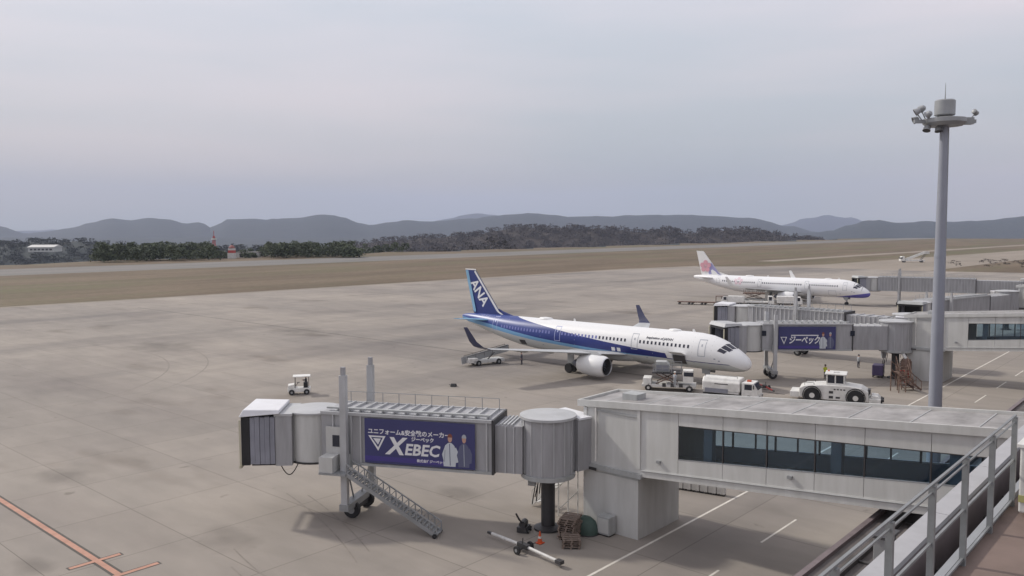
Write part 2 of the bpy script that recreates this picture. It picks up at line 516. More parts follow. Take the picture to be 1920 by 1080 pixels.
# ------------------------------------------------------------------ far hills
m_hill2 = ground_material('brown_woodland_hill', (0.050, 0.042, 0.036), (0.075, 0.060, 0.050), (0.05, 0.06, 0.03), 'plain')
def row_z(px, py, D):      # height of a hill top at distance D from its angle above the horizon
    d = F_ * 1547.28 + R_ * (px - 960) + U_ * (540 - py)
    return 17.79 + D * d.z / math.hypot(d.x, d.y)
def ridge(name, prof, D, Wd, m, amp=0.02, seed=0, na=320, nr=16, base=-80, x0=-700, x1=2700):
    vs = []; fs = []
    xs = [x0 + (x1 - x0) * i / na for i in range(na + 1)]
    for j in range(nr + 1):
        t = -1 + 2 * j / nr
        for px in xs:
            az = px_az(px)
            r = (D + t * Wd) / max(0.3, cos(az)) 
            x, y = pol(az, r)
            top = row_z(px, interp(px, prof), D / cos(az)) + 0.0016 * D * noise.fractal(Vector((px / 38, seed, 0)), 0.8, 2.1, 5)
            n1 = noise.fractal(Vector((x / (Wd * 0.35), y / (Wd * 0.35), seed)), 0.9, 2.1, 6)
            sh = max(0, 1 - abs(t) ** 1.35)
            z = base + (top - base) * sh * (1 - 0.25 * abs(t) * (0.5 + n1)) + amp * (top - base) * n1
            vs.append((x, y, z))
    n = na + 1
    for j in range(nr):
        for i in range(na):
            fs.append((j * n + i, j * n + i + 1, (j + 1) * n + i + 1, (j + 1) * n + i))
    def at(px, t):
        az = px_az(px); r = (D + t * Wd) / max(0.3, cos(az)); x, y = pol(az, r)
        top = row_z(px, interp(px, prof), D / cos(az))
        n1 = noise.fractal(Vector((x / (Wd * 0.35), y / (Wd * 0.35), seed)), 0.9, 2.1, 6)
        sh = max(0, 1 - abs(t) ** 1.35)
        return x, y, base + (top - base) * sh * (1 - 0.25 * abs(t) * (0.5 + n1)) + amp * (top - base) * n1
    o = struct(name, MB().add(vs, fs), m, smooth=True)
    RIDGE[name] = at
    return o
RIDGE = {}
main = [(-700, 420), (-300, 405), (-120, 412), (-30, 418), (0, 424), (45, 437), (85, 434), (130, 428), (170, 418), (212, 408), (240, 413), (280, 409), (320, 411), (345, 419), (378, 417), (394, 425), (408, 421), (432, 410), (500, 411), (560, 408), (605, 402), (645, 407), (680, 419), (695, 421), (730, 416), (765, 413), (800, 415), (840, 414), (890, 410), (920, 405), (955, 402), (990, 400), (1040, 403), (1075, 407), (1110, 405), (1150, 405), (1200, 403), (1265, 402), (1330, 404), (1400, 408), (1440, 416), (1480, 424), (1520, 433), (1560, 441), (1700, 443), (2700, 440)]
ridge('mountain_range', main, 7000, 1500, m_hill, 0.022, 3)
ridge('faint_mountain', [(-700, 440), (780, 425), (830, 412), (880, 402), (900, 401), (960, 406), (1010, 430), (1440, 430), (1480, 419), (1510, 410), (1548, 404), (1590, 407), (1620, 415), (1700, 424), (1800, 428), (2700, 420)], 13500, 1800, m_hill, 0.012, 9)
ridge('right_mountain', [(-700, 446), (1300, 446), (1480, 440), (1560, 433), (1595, 422), (1625, 414), (1645, 413), (1680, 418), (1740, 415), (1800, 416), (1850, 413), (1890, 409), (1920, 405), (1990, 399), (2150, 404), (2300, 396), (2700, 402)], 5200, 1100, m_hill, 0.022, 5)
ridge('valley_hill', [(-700, 450), (-200, 452), (0, 456), (60, 453), (140, 454), (200, 459), (330, 464), (560, 466), (680, 478), (760, 490), (2700, 490)], 1350, 260, m_hill, 0.02, 12)
ridge('woodland_hill', [(-700, 470), (500, 476), (640, 462), (720, 452), (800, 446), (880, 442), (930, 434), (965, 427), (1005, 428), (1080, 429), (1150, 431), (1210, 436), (1250, 432), (1290, 439), (1330, 433), (1400, 433), (1440, 438), (1490, 445), (1540, 451), (1640, 455), (2700, 458)], 1750, 300, m_hill2, 0.03, 21, na=500)

# woods made of leaf clumps
m_leaf = mat('dark_evergreen_foliage', (0.085, 0.105, 0.055), 0.8, var=0.45, scale=0.15)
m_leafb = mat('bare_brown_woodland', (0.075, 0.063, 0.058), 0.85, var=0.4, scale=0.1)
def wood(name, spots, m, nleaf=90):
    vs = []; fs = []; rnd = random.Random(5)
    for (x, y, z, h, r) in spots:
        for k in range(nleaf):
            th = rnd.random() * 2 * pi; ph = rnd.random() ** 0.6
            rr = r * (rnd.random() ** 0.4)
            zz = z + h * (0.12 + 0.88 * ph)
            f_ = 1 - 0.75 * max(0, ph - 0.35)
            c = Vector((x + rr * f_ * cos(th), y + rr * f_ * sin(th), zz))
            s = r * rnd.uniform(0.10, 0.26)
            b = len(vs)
            for q in range(4):
                vs.append(tuple(c + Vector((rnd.uniform(-1, 1), rnd.uniform(-1, 1), rnd.uniform(-0.8, 0.8))) * s))
            fs += [(b, b + 1, b + 2), (b, b + 2, b + 3), (b, b + 1, b + 3), (b + 1, b + 2, b + 3)]
    o = MB().add(vs, fs).build(name, m)
    o['kind'] = 'stuff'
    return o
rnd = random.Random(3)
sp = []
def wood_row(px0, px1, n, d0, d1, h0, h1, r0, r1):
    l = []
    for k in range(n):
        px = px0 + (px1 - px0) * (k + rnd.random()) / n
        d = rnd.uniform(d0, d1)
        x, y = pol(px_az(px), d)
        l.append((x, y, min(0, terrain_z(x, y)) - 0.5, rnd.uniform(h0, h1) , rnd.uniform(r0, r1)))
    return l
wl = wood_row(180, 400, 90, 510, 585, 5.5, 11.5, 2.8, 5.5) + wood_row(400, 490, 14, 540, 590, 3, 6, 2.5, 4) + wood_row(490, 670, 75, 530, 600, 5, 11, 2.8, 5.5) + wood_row(670, 760, 14, 640, 700, 4, 8, 3, 5)
tag(wood('tree_belt', wl, m_leaf, 170), 'dark green tree belt on the far side of the runway', 'wood')
wl = []
for k in range(900):
    x, y, z = RIDGE['valley_hill'](rnd.uniform(-250, 640), rnd.uniform(-.8, .04))
    wl.append((x, y, z - 3, rnd.uniform(7, 11), rnd.uniform(6, 10)))
wl += wood_row(-150, 190, 60, 640, 800, 6, 9, 5, 8) + wood_row(400, 490, 22, 640, 700, 5, 8, 4, 6)
tag(wood('low_wood', wl, mat('dim_valley_foliage', (0.045, 0.052, 0.045), 0.85, var=0.3, scale=0.1), 45), 'dim low wood beyond the runway behind the tree belt at the left', 'wood')
wl = wood_row(640, 960, 90, 800, 1000, 12, 18, 6, 10)
for k in range(1900):
    x, y, z = RIDGE['woodland_hill'](rnd.uniform(620, 1540), rnd.uniform(-.85, .04))
    wl.append((x, y, z - 3, rnd.uniform(8, 14), rnd.uniform(6, 11)))
tag(wood('brown_wood', wl, m_leafb, 45), 'brown and dark bare woodland beyond the airfield in the middle', 'wood')
wl = []
for k in range(50):
    px = rnd.choice((rnd.uniform(1780, 1925), rnd.uniform(1840, 1990)))
    d = rnd.uniform(430, 520)
    x, y = pol(px_az(px), d)
    wl.append((x, y, 0, rnd.uniform(0.4, 1.2), rnd.uniform(0.8, 2.0)))
tag(wood('scrub', wl, m_leafb, 30), 'low dark scrub growing on the dry grass at the far right', 'scrub')

# ------------------------------------------------------------------ far airfield things
t = thing('radar_tower', 'red and white lattice mast above the tree belt beyond the runway', 'tower', (*pol(px_az(401), 560), 0))
t.scale = (.85, .85, .82)
m = MB()
for sx, sy in ((-1, -1), (1, -1), (1, 1), (-1, 1)):
    m.bar((sx * 1.5, sy * 1.5, 0), (sx * 0.5, sy * 0.5, 16.5), 0.28, 0.28)
for k in range(8):
    z = 1 + k * 2; wq = 1.5 - (z / 16.5)
    for a, b in (((-1, -1), (1, -1)), ((1, -1), (1, 1)), ((1, 1), (-1, 1)), ((-1, 1), (-1, -1))):
        m.bar((a[0] * wq, a[1] * wq, z), (b[0] * wq, b[1] * wq, z + 2), 0.14, 0.14)
m.build('lattice', redp, t)
MB().box(-1.3, 1.3, -1.3, 1.3, 14, 15.2).build('platform', whited, t)
MB().lathe([(0.25, 16), (0.25, 21)], 6).build('antenna', redp, t)
t = thing('localiser_hut', 'red and white banded equipment tower beside the lattice mast', 'hut', (*pol(px_az(434), 545), 0), HEAD)
t.scale = (.85, .85, .85)
MB().box(-2.2, 2.2, -2.6, 2.6, 0, 4).build('base', whited, t)
MB().box(-1.9, 1.9, -2.2, 2.2, 4.003, 6.0).build('band', redp, t)
MB().box(-1.9, 1.9, -2.2, 2.2, 6.003, 7.4).build('band', whited, t)
MB().lathe([(2.2, 7.4), (2.3, 8.0), (1.6, 9), (0.5, 9.8)], 12).build('cap', mat('faded_red_paint', (0.30, 0.12, 0.11), .7), t)
t = thing('low_shed', 'low pale shed with dark doors right of the banded tower', 'shed', (*pol(px_az(466), 560), 0), HEAD)
MB().box(-3, 3, -7, 7, 0, 3.2).build('wall', panel, t)
MB().box(-3.3, 3.3, -7.3, 7.3, 3.203, 3.6).build('roof', roofg, t)
for k in range(3): MB().box(-3.06, -3.003, -5.8 + k * 4.2, -3.4 + k * 4.2, 0.1, 2.5).build('door', dark, t)
t = thing('warehouse', 'long pale warehouse on the dark hillside at the far left', 'warehouse', (*pol(px_az(84), 1030), row_z(84, 468, 1030) - 1), HEAD + 0.1)
t.scale = (.42, .42, .42)
MB().box(-25, 25, -31, 31, -3, 9).build('wall', panel, t)
MB().prism([(-28, 9.01), (28, 9.01), (0, 15)], -33, 33).build('roof', whited, t)
for k in range(6): MB().box(-25.4, -25.01, -27 + k * 9.5, -21 + k * 9.5, 1, 5).build('window', dark, t)

# ------------------------------------------------------------------ terminal and the deck under the camera
tb = thing('terminal_building', 'terminal roof edge with brown deck, white parapet cap and dark gutter in the foreground', 'building', (0, 0, 0))
MB().box(-60, 330, -70, 1.97, 14.0, 14.43).build('deck_floor', deckm, tb)
m = MB()
m.box(-60, 330, 1.975, 2.05, 13.7, 14.50)
m.build('deck_kerb', steel, tb)
MB().box(-60, 330, 2.052, 2.35, 13.6, 13.98).build('gutter', gutterm, tb)
MB().box(-60, 330, 2.353, 2.60, 4.3, 14.50).build('parapet_wall', mauve, tb)
k = -60
capme = MB().box(0.004, 2.392, 2.34, 2.555, 14.503, 14.56).mesh('parapet_cap', capm)
i = 0
while k < 120:
    inst(capme, 'parapet_cap', tb, Matrix.Translation((k + 0.45, 0, 0)))
    k += 2.4
MB().box(120.5, 330, 2.34, 2.555, 14.503, 14.56).build('parapet_cap', capm, tb)
MB().box(-60, 330, -69, 1.9, 0.01, 13.99).build('facade', panel2, tb)
for kz in (4.9, 9.2):
    for k in range(16):
        f = MB().box(-20 + k * 20, -6 + k * 20, 1.903, 2.0, kz, kz + 2.6).build('window', glassd, tb)
m = MB()
m.box(-60, 330, 1.91, 2.345, 13.99, 14.03)
gr = MB()
for k in range(60): gr.box(3 + k * 1.1, 3.1 + k * 1.1, 2.06, 2.34, 13.985, 14.07)
gr.bar((2, 2.15, 14.08), (70, 2.15, 14.08), 0.05, 0.05)
gr.build('gutter_conduit', dark, tb)
# lower canopy roof that sticks out below
cb = thing('service_canopy', 'low brown grey canopy roof along the foot of the terminal', 'canopy')
MB().box(-60, 330, 2.62, 12.3, 3.75, 4.1).build('roof', canopyr, cb)
MB().box(-60, 330, 12.303, 12.55, 3.7, 4.25).build('fascia', mauve, cb)
m = MB()
for k in range(30): m.box(-55 + k * 12, -54.7 + k * 12, 11.6, 11.9, 0.01, 3.74)
m.build('columns', steel, cb)
m = MB()
m.box(-60, 330, 11.2, 11.4, 4.105, 4.3); m.box(-60, 330, 9.0, 9.15, 4.105, 4.2)
for k in range(60): m.box(-50 + k * 3, -49.8 + k * 3, 8.9, 11.5, 4.105, 4.18)
m.build('roof_pipes', gutterm, cb)

railm = mat('railing_grey_paint', (0.25, 0.26, 0.265), 0.5, 0.2, var=0.25, scale=3)
rl = thing('deck_railing', 'grey steel railing with square posts along the edge of the observation deck', 'railing')
pm = MB().box(-0.024, 0.024, -0.028, 0.028, -0.25, 1.09).mesh('post', railm)
for k in range(-4, 5):
    inst(pm, 'post', rl, Matrix.Translation((6.62 + k * 1.17, 1.95 if True else 0, 14.43)))
MB().bar((0, 1.95, 15.46), (11.3, 1.95, 15.46), 0.016, 0.016).build('top_rail', railm, rl)
MB().bar((0, 1.95, 15.535), (11.33, 1.95, 15.535), 0.024, 0.02).build('top_rail', railm, rl)
MB().bar((0, 1.95, 15.0), (11.3, 1.95, 15.0), 0.022, 0.024).build('middle_rail', railm, rl)
MB().bar((0, 1.95, 14.50), (11.3, 1.95, 14.50), 0.024, 0.026).build('bottom_rail', railm, rl)
m = MB()
for k in range(5): m.box(7.79 + k * 1.17 - 0.09, 7.79 + k * 1.17 + 0.09, 1.975, 2.06, 14.2, 14.45)
m.build('foot_plate', railm, rl)

t = thing('equipment_cabinet', 'white cabinet with grey louvre window and yellow stripe at the end of the deck', 'cabinet', (11.42, 1.40, 14.43))
MB().box(-0.5, 0.5, -0.6, 0.42, 0.05, 0.82).build('body', whited, t, bevel=0.02)
MB().box(-0.515, -0.503, -0.5, 0.36, 0.42, 0.68).build('window', glassd, t)
MB().box(-0.515, -0.503, -0.6, 0.42, 0.18, 0.26).build('stripe', mat('dull_yellow', (.4, .38, .16), .7), t)
MB().box(-0.53, 0.53, -0.63, 0.45, 0.823, 0.86).build('lid', white, t)
MB().box(-0.45, 0.45, -0.5, 0.35, -0.0, 0.047).build('plinth', dark, t)
t = thing('roof_fixture', 'small grey bracket box fixed outside the parapet beside the railing', 'bracket', (9.0, 2.62, 14.2))
MB().box(-0.12, 0.12, 0, 0.16, 0.0, 0.34).build('box', steel, t, bevel=0.01)
MB().box(-0.17, 0.17, -0.02, 0.2, 0.343, 0.37).build('lid', dark, t)

# ------------------------------------------------------------------ fixed walkways to the boarding bridges
def fl(v): return 3.74 + (25.1 - v) * 0.0848          # underside
def ev(v): return 7.67 + (25.1 - v) * 0.080           # eaves
def wb(v): return 5.19 + (22.58 - v) * 0.100
def wt(v): return 7.0 + (22.58 - v) * 0.066
SE = [29.0, 25.1, 22.6, 19.96, 17.55, 15.1, 12.77, 9.92, 7.4, 2.62]
def walkway(u0, label):
    WD = 4.0
    t = thing('fixed_walkway', label, 'walkway', (u0, 0, 0), group=None)
    def quadbox(name, v1, v0, za0, za1, zb0, zb1, x0, x1, m, **k):
        # v1>v0 ; za at v1, zb at v0 (z0,z1)
        return MB().hexa([(x0, v0, zb0), (x1, v0, zb0), (x1, v1, za0), (x0, v1, za0)], [(x0, v0, zb1), (x1, v0, zb1), (x1, v1, za1), (x0, v1, za1)]).build(name, m, t, **k)
    # floor and roof
    quadbox('floor_slab', 29.0, 2.62, fl(29), fl(29) + .42, fl(2.62), fl(2.62) + .42, 0.1, WD - 0.1, panel2)
    quadbox('base_trim', 29.06, 2.62, fl(29) - .02, fl(29) + .42, fl(2.62) - .02, fl(2.62) + .42, -0.03, 0.097, panel)
    quadbox('base_trim', 29.06, 2.62, fl(29) - .02, fl(29) + .42, fl(2.62) - .02, fl(2.62) + .42, WD - .097, WD + .03, panel)
    quadbox('roof', 29.2, 2.62, ev(29) + .0, ev(29) + .12, ev(2.62), ev(2.62) + .12, -0.02, WD + .02, roofg)
    quadbox('eaves_trim', 29.25, 2.62, ev(29) - .12, ev(29) + .26, ev(2.62) - .12, ev(2.62) + .26, -0.14, -0.023, panel)
    quadbox('eaves_trim', 29.25, 2.62, ev(29) - .12, ev(29) + .26, ev(2.62) - .12, ev(2.62) + .26, WD + .023, WD + .14, panel)
    MB().box(-0.137, WD + .137, 29.253, 29.37, ev(29) - .12, ev(29) + .26).build('end_trim', panel, t)
    for j, (a, b) in enumerate(zip(SE, SE[1:])):
        g_ = 0.012
        for x0, x1 in ((0.0, 0.10), (WD - .10, WD)):
            if j < 2 or j == 8:
                quadbox('wall_panel', a - g_, b + g_, fl(a) + .423, ev(a) - .003, fl(b) + .423, ev(b) - .003, x0, x1, panel)
            else:
                quadbox('wall_panel', a - g_, b + g_, fl(a) + .423, wb(a) - .05, fl(b) + .423, wb(b) - .05, x0, x1, panel)
                quadbox('upper_panel', a - g_, b + g_, wt(a) + .05, ev(a) - .003, wt(b) + .05, ev(b) - .003, x0, x1, panel)
                quadbox('window_pane', a - .04, b + .04, wb(a) + .0, wt(a), wb(b), wt(b), x0 + .045, x0 + .055, glass)
                quadbox('sill', a, b, wb(a) - .047, wb(a) - .003, wb(b) - .047, wb(b) - .003, x0 - .01, x1 + .01, steel)
                quadbox('head', a, b, wt(a) + .003, wt(a) + .047, wt(b) + .003, wt(b) + .047, x0 - .01, x1 + .01, dark)
                MB().box(x0 - .005, x1 + .005, b - .035, b + .035, wb(b) + .0, wt(b)).build('mullion', dark, t)
        if 2 <= j < 8:
            vm = (a + b) / 2
            quadbox('inner_dado', a, b, wb(a) - .95, wb(a) - .06, wb(b) - .95, wb(b) - .06, WD - .16, WD - .12, dado)
            MB().box(WD - .2, WD - .12, vm - .05, vm + .05, wb(vm) - .05, wt(vm)).build('inner_post', dark, t)
    # inside pillars seen through the glass
    for v in (21.0, 14.2, 9.0):
        MB().box(0.35, 0.75, v - .25, v + .25, fl(v) + .43, ev(v) - .21).build('pillar', dado, t)
    quadbox('ceiling', 29, 2.62, ev(29) - .2, ev(29) - .15, ev(2.62) - .2, ev(2.62) - .15, 0.11, WD - .11, dark)
    # front end wall
    MB().box(0.003, WD - .003, 28.85, 28.97, fl(29) + .43, ev(29) - .005).build('end_wall', panel, t)
    # front section with raised frame and a white down pipe
    MB().box(-.08, -.003, 25.0, 25.2, fl(25) + .43, ev(25) - .13).build('corner_post', panel, t)
    MB().box(-.08, -.003, 28.72, 28.95, fl(29) + .43, ev(29) - .13).build('corner_post', panel, t)
    MB().box(-.06, -.003, 25.203, 28.0, ev(27) - .42, ev(27) - .32).build('panel_rail', panel2, t)
    MB().tube((-.09, 28.05, 4.1), (-.09, 28.05, ev(28) - .14), .055).build('down_pipe', white, t)
    MB().box(-.16, -.003, 24.9, 29.1, 3.62, 3.9).build('ledge', panel2, t)
    MB().box(-.20, -.161, 27.95, 28.75, 3.55, 3.72).build('bracket', dark, t)
    for k in range(9):
        v = 27.8 - k * 2.8
        MB().box(-.01, WD + .01, v - .03, v + .03, ev(v) + .10, ev(v) + .15).build('roof_seam', panel2, t)
    for v in (23.8, 16.3, 8.6):
        MB().box(-.13, -.003, v - .12, v + .12, fl(v) + .9, fl(v) + 1.05).build('wall_lamp', steel, t)
    MB().tube((-.06, 24.9, fl(24.9) + .36), (-.06, 3.0, fl(3.0) + .36), .03).build('cable_conduit', panel2, t)
    MB().box(1.4, 2.4, 26.2, 27.2, ev(26.7) + .05, ev(26.7) + .5).build('roof_vent', panel2, t)
    # pier
    MB().hexa([(0, 25.15, 0.01), (4.55, 25.15, 0.01), (4.55, 29.0, 0.01), (0, 29.0, 0.01)], [(0, 25.15, 3.45), (4.55, 25.15, 3.45), (4.55, 29.0, 3.45), (0, 29.0, 3.45)]).build('pier', panel, t)
    MB().box(-.02, 4.57, 25.13, 29.02, 3.453, 3.61).build('pier_cap', panel2, t)
    # second pier nearer the terminal
    MB().box(0.8, 3.2, 4.2, 5.4, 0.01, fl(4.2) - .01).build('pier', panel, t)
    return t
w1 = walkway(39.2, 'long grey fixed walkway with a ribbon of blue grey windows nearest the camera')
w2 = copy_tree(w1, loc=(102.7, 0, 0), label='grey fixed walkway on a pale pier behind the lighting mast, serving the blue tailed airliner')
w3 = copy_tree(w1, loc=(166.2, 0, 0), label='third grey fixed walkway at the right edge behind the sloping bridge roof')
w4 = copy_tree(w1, loc=(208.5, 0, 0), label='farthest fixed walkway, serving the white airliner with the pink flower')

# ------------------------------------------------------------------ boarding bridges
def rot2(a): return Matrix.Rotation(a, 4, 'Z')
def bridge(uc, vc, ang, L, cab_ang, label, zf=3.55, link=(2.0, -0.6), split=.33, RR=1.75, banner=None, stair=True, hood=hoodw, ribs=True, bog=0.74, extra=False, lift=None):
    """Local frame: origin at the rotunda on the ground, +x along the tunnel, +y towards its left."""
    t = thing('boarding_bridge', label, 'boarding bridge', (uc, vc, 0), ang)
    H1, H2, zt = 2.75, 3.05, zf
    # rotunda
    MB().lathe([(RR, zf - .1), (RR, zf + 3.15)], 28).build('rotunda', tun, t, smooth=True)
    MB().lathe([(RR + .16, zf + 3.153), (RR + .16, zf + 3.3), (RR * .7, zf + 3.38), (.2, zf + 3.42)], 28).build('rotunda_roof', tunlt, t, smooth=True)
    MB().lathe([(RR + .1, zf - .35), (RR + .1, zf - .103)], 28).build('rotunda_floor', panel2, t, smooth=True)
    me = MB().box(RR - .02, RR + .045, -.03, .03, zf - .05, zf + 3.1).mesh('rotunda_rib', tunlt)
    for k in range(14):
        a = 2 * pi * k / 14 + .2
        inst(me, 'rotunda_rib', t, rot2(a))
    c = MB().lathe([(.42, .25), (.42, zf - .6)], 18).build('column', dark, t, smooth=True)
    MB().lathe([(.85, .01), (.85, .12), (.5, .247)], 18).build('base_plate', dark, t, smooth=True)
    MB().lathe([(.75, zf - .597), (1.0, zf - .353)], 18).build('column_head', dark, t, smooth=True)
    m = MB()
    for k in range(4):
        x = -.5 - k * .12
        pts = [Vector((.55 + .1 * k, -.75 - .05 * k, zf - .5)) + Vector((.35 * sin(pi * q / 8) * (1 if k % 2 else .5), -.1 * sin(pi * q / 8), -(1.3 + .25 * k) * sin(pi * q / 8))) for q in range(9)]
        m.path(pts, .035)
    m.build('hanging_cables', dark, t)
    MB().box(.9, 1.35, -.9, -.5, zf - 1.25, zf - .45).build('junction_box', panel2, t)
    # link piece to the fixed walkway
    lx, ly = link
    d = Vector((lx, ly, 0)); q = d.normalized(); p = Vector((-q.y, q.x, 0))
    b0 = q * (RR - .35)
    MB().hexa([tuple(b0 + p * s + Vector((0, 0, zf - .05))) if e == 0 else tuple(d + p * s + Vector((0, 0, zf - .05))) for e, s in ((0, -1.35), (1, -1.35), (1, 1.35), (0, 1.35))],
              [tuple(b0 + p * s + Vector((0, 0, zf + 3.0))) if e == 0 else tuple(d + p * s + Vector((0, 0, zf + 3.0))) for e, s in ((0, -1.35), (1, -1.35), (1, 1.35), (0, 1.35))]).build('link_corridor', tun, t)
    MB().hexa([tuple((b0 if e == 0 else d) + p * s + Vector((0, 0, zf + 3.003))) for e, s in ((0, -1.42), (1, -1.42), (1, 1.42), (0, 1.42))],
              [tuple((b0 if e == 0 else d) + p * s + Vector((0, 0, zf + 3.12))) for e, s in ((0, -1.42), (1, -1.42), (1, 1.42), (0, 1.42))]).build('link_roof', hoodw, t)
    # inner tunnel
    x1 = L * split
    X0 = RR - .25
    MB().box(X0, x1 + .4, -1.22, 1.22, zt - .05, zt + H1).build('inner_tunnel', tun, t)
    # outer tunnel, slightly larger
    x2 = L - 1.2
    MB().box(x1, x2, -1.5, 1.5, zt - .02, zt + H2).build('outer_tunnel', tun, t)
    MB().box(x1 - .12, x1 - .003, -1.58, 1.58, zt - .12, zt + H2 + .06).build('tunnel_collar', dark, t)
    for s in (-1, 1):
        MB().box(x1, x2, s * 1.503 if s > 0 else -1.62, 1.62 if s > 0 else -1.503, zt - .10, zt + .06).build('bottom_rail', panel2, t)
        MB().box(x1, x2, s * 1.503 if s > 0 else -1.62, 1.62 if s > 0 else -1.503, zt + H2 - .12, zt + H2 + .06).build('top_rail', tunlt, t)
    me = MB().box(-.05, .05, -1.45, 1.45, zt + H2 + .003, zt + H2 + .13).mesh('roof_rib', tunlt)
    n = max(4, int((x2 - x1) / .75))
    for k in range(n): inst(me, 'roof_rib', t, Matrix.Translation((x1 + .4 + (x2 - x1 - .6) * k / n, 0, 0)))
    me = MB().box(-.045, .045, -1.2, 1.2, zt + H1 + .003, zt + H1 + .1).mesh('roof_rib', tunlt)
    for k in range(4): inst(me, 'roof_rib', t, Matrix.Translation((RR + .4 + (x1 - RR - .6) * k / 4, 0, 0)))
    if ribs:
        for s in (-1, 1):
            me = MB().box(-.05, .05, -.05, .05, zt + .07, zt + H2 - .13).mesh('wall_rib', tunlt)
            n = int((x2 - x1) / .62)
            for k in range(n):
                x = x1 + .3 + (x2 - x1 - .5) * k / n
                if banner and s > 0 and banner[0] - .1 < x < banner[1] + .1: continue
                inst(me, 'wall_rib', t, Matrix.Translation((x, s * 1.553, 0)))
            me = MB().box(-.04, .04, -.04, .04, zt - .04, zt + H1 - .05).mesh('wall_rib', tunlt)
            n = int((x1 - RR) / .6)
            for k in range(n): inst(me, 'wall_rib', t, Matrix.Translation((RR + .25 + (x1 - RR - .5) * k / n, s * 1.263, 0)))
    # handrail and cable tray on the roof
    m = MB()
    for k in range(int((x2 - x1) / 1.1) + 1):
        x = x1 + .3 + k * 1.1
        m.bar((x, -1.3, zt + H2), (x, -1.3, zt + H2 + .75), .035, .035)
    m.bar((x1 + .3, -1.3, zt + H2 + .75), (x2 - .1, -1.3, zt + H2 + .75), .03, .03)
    m.build('roof_handrail', steel, t)
    MB().box(x1 + .2, x2 - .2, .9, 1.15, zt + H2 + .14, zt + H2 + .24).build('cable_tray', panel2, t)
    # lift columns and wheel bogie
    xb = L * bog
    lt = lift or 9.3
    for s in (-1, 1):
        c = MB().box(xb - .2, xb + .2, s * 1.98 - .17, s * 1.98 + .17, 1.1, lt - .5).build('lift_column', tunlt if s < 0 else tunlt, t)
        MB().box(xb - .12, xb + .12, s * 1.98 - .11, s * 1.98 + .11, lt - .497, lt).build('column_cap', tun, c)
        MB().box(xb - .3, xb + .3, s * 1.64 if s > 0 else -1.8, 1.8 if s > 0 else -1.64, zt - .3, zt + .6).build('lift_bracket', panel2, t)
    MB().box(xb - .3, xb + .3, -2.2, 2.2, .75, 1.15).build('cross_beam', steel, t)
    m = MB(); m.box(xb - .25, xb + .25, -.95, .95, .45, .75); m.tube((xb, -1.1, .52), (xb, 1.1, .52), .12)
    m.build('axle', dark, t)
    for s in (-1, 1):
        wmesh = MB().lathe([(.30, -.17), (.5, -.17), (.53, -.1), (.53, .1), (.5, .17), (.30, .17)], 20)
        MM = Matrix.Translation((xb, s * 1.05, .53)) @ Matrix.Rotation(pi / 2, 4, 'X')
        o = wmesh.build('wheel', black, t, smooth=True); o.matrix_local = MM
        MB().lathe([(.24, -.19), (.24, .19)], 12).build('hub', steel, o)
        m = MB(); m.bar((xb - .1, s * 1.7, 3.0), (xb + .1, s * .6, 1.15), .08, .08)
        m.build('brace', steel, t)
    # cab: turning drum, cabin, bellows canopy
    m = MB(Matrix.Translation((L, 0, 0)))
    m.lathe([(1.6, zt - .18), (1.6, zt + 2.8)], 24)
    m.build('cab_drum', panel, t, smooth=True)
    MB(Matrix.Translation((L, 0, 0))).lathe([(1.72, zt + 2.803), (1.72, zt + 2.9), (1.1, zt + 3.02), (.2, zt + 3.05)], 24).build('cab_roof', tunlt, t, smooth=True)
    MB(Matrix.Translation((L, 0, 0))).lathe([(1.66, zt - .30), (1.66, zt - .183)], 24).build('cab_floor', dark, t, smooth=True)
    CM = Matrix.Translation((L, 0, 0)) @ rot2(cab_ang)
    MB(CM).box(1.2, 2.2, -1.55, 1.55, zt - .35, zt + 2.75).build('cabin', tun, t)
    MB(CM).box(1.15, 2.25, -1.6, 1.6, zt + 2.753, zt + 2.9).build('cabin_roof', tunlt, t)
    # bellows: open frame of pleats
    for j in range(5):
        x = 2.22 + j * .3
        gq = .04 * (j % 2)
        m = MB(CM)
        yo, yi, z0, z1 = 1.62 + gq, 1.40 + gq, zt - .2, zt + 2.7 + gq
        m.box(x, x + .28, yi, yo, z0, z1); m.box(x, x + .28, -yo, -yi, z0, z1); m.box(x, x + .28, -yi + .002, yi - .002, z1 - .2, z1)
        m.build('bellows_pleat', bellow, t)
    xe = 2.22 + 5 * .3
    MB(CM).box(2.25, xe - .05, -1.38, 1.38, zt - .35, zt - .22).build('cab_sill', dark, t)
    MB(CM).box(2.21, 2.23, -1.38, 1.38, zt - .2, zt + 2.45).build('cab_opening_shade', black, t)  # black sheet on the closed cabin, painting the dark inside of the opening
    m = MB(CM)
    m.box(xe, xe + .5, 1.38, 1.66, zt - .25, zt + 2.75); m.box(xe, xe + .5, -1.66, -1.38, zt - .25, zt + 2.75); m.box(xe, xe + .5, -1.377, 1.377, zt + 2.5, zt + 2.75)
    m.build('bumper', black, t)  # bumper frame, made deeper so its black also paints the opening's dark interior
    m = MB(CM)
    m.hexa([(1.9, -1.75, zt + 2.93), (xe + .6, -1.85, zt + 2.78), (xe + .6, 1.85, zt + 2.78), (1.9, 1.75, zt + 2.93)],
           [(1.9, -1.6, zt + 3.15), (xe + .35, -1.7, zt + 3.22), (xe + .35, 1.7, zt + 3.22), (1.9, 1.6, zt + 3.15)])
    m.build('canopy_hood', hood, t, bevel=.05)
    m = MB(CM)
    m.bar((xe + .56, 1.7, zt - .3), (xe + .56, 1.75, zt + 2.6), .09, .09); m.bar((xe + .56, -1.7, zt - .3), (xe + .56, -1.75, zt + 2.6), .09, .09)
    m.bar((xe + .58, -1.7, zt - .35), (xe + .58, 1.7, zt - .35), .13, .16)
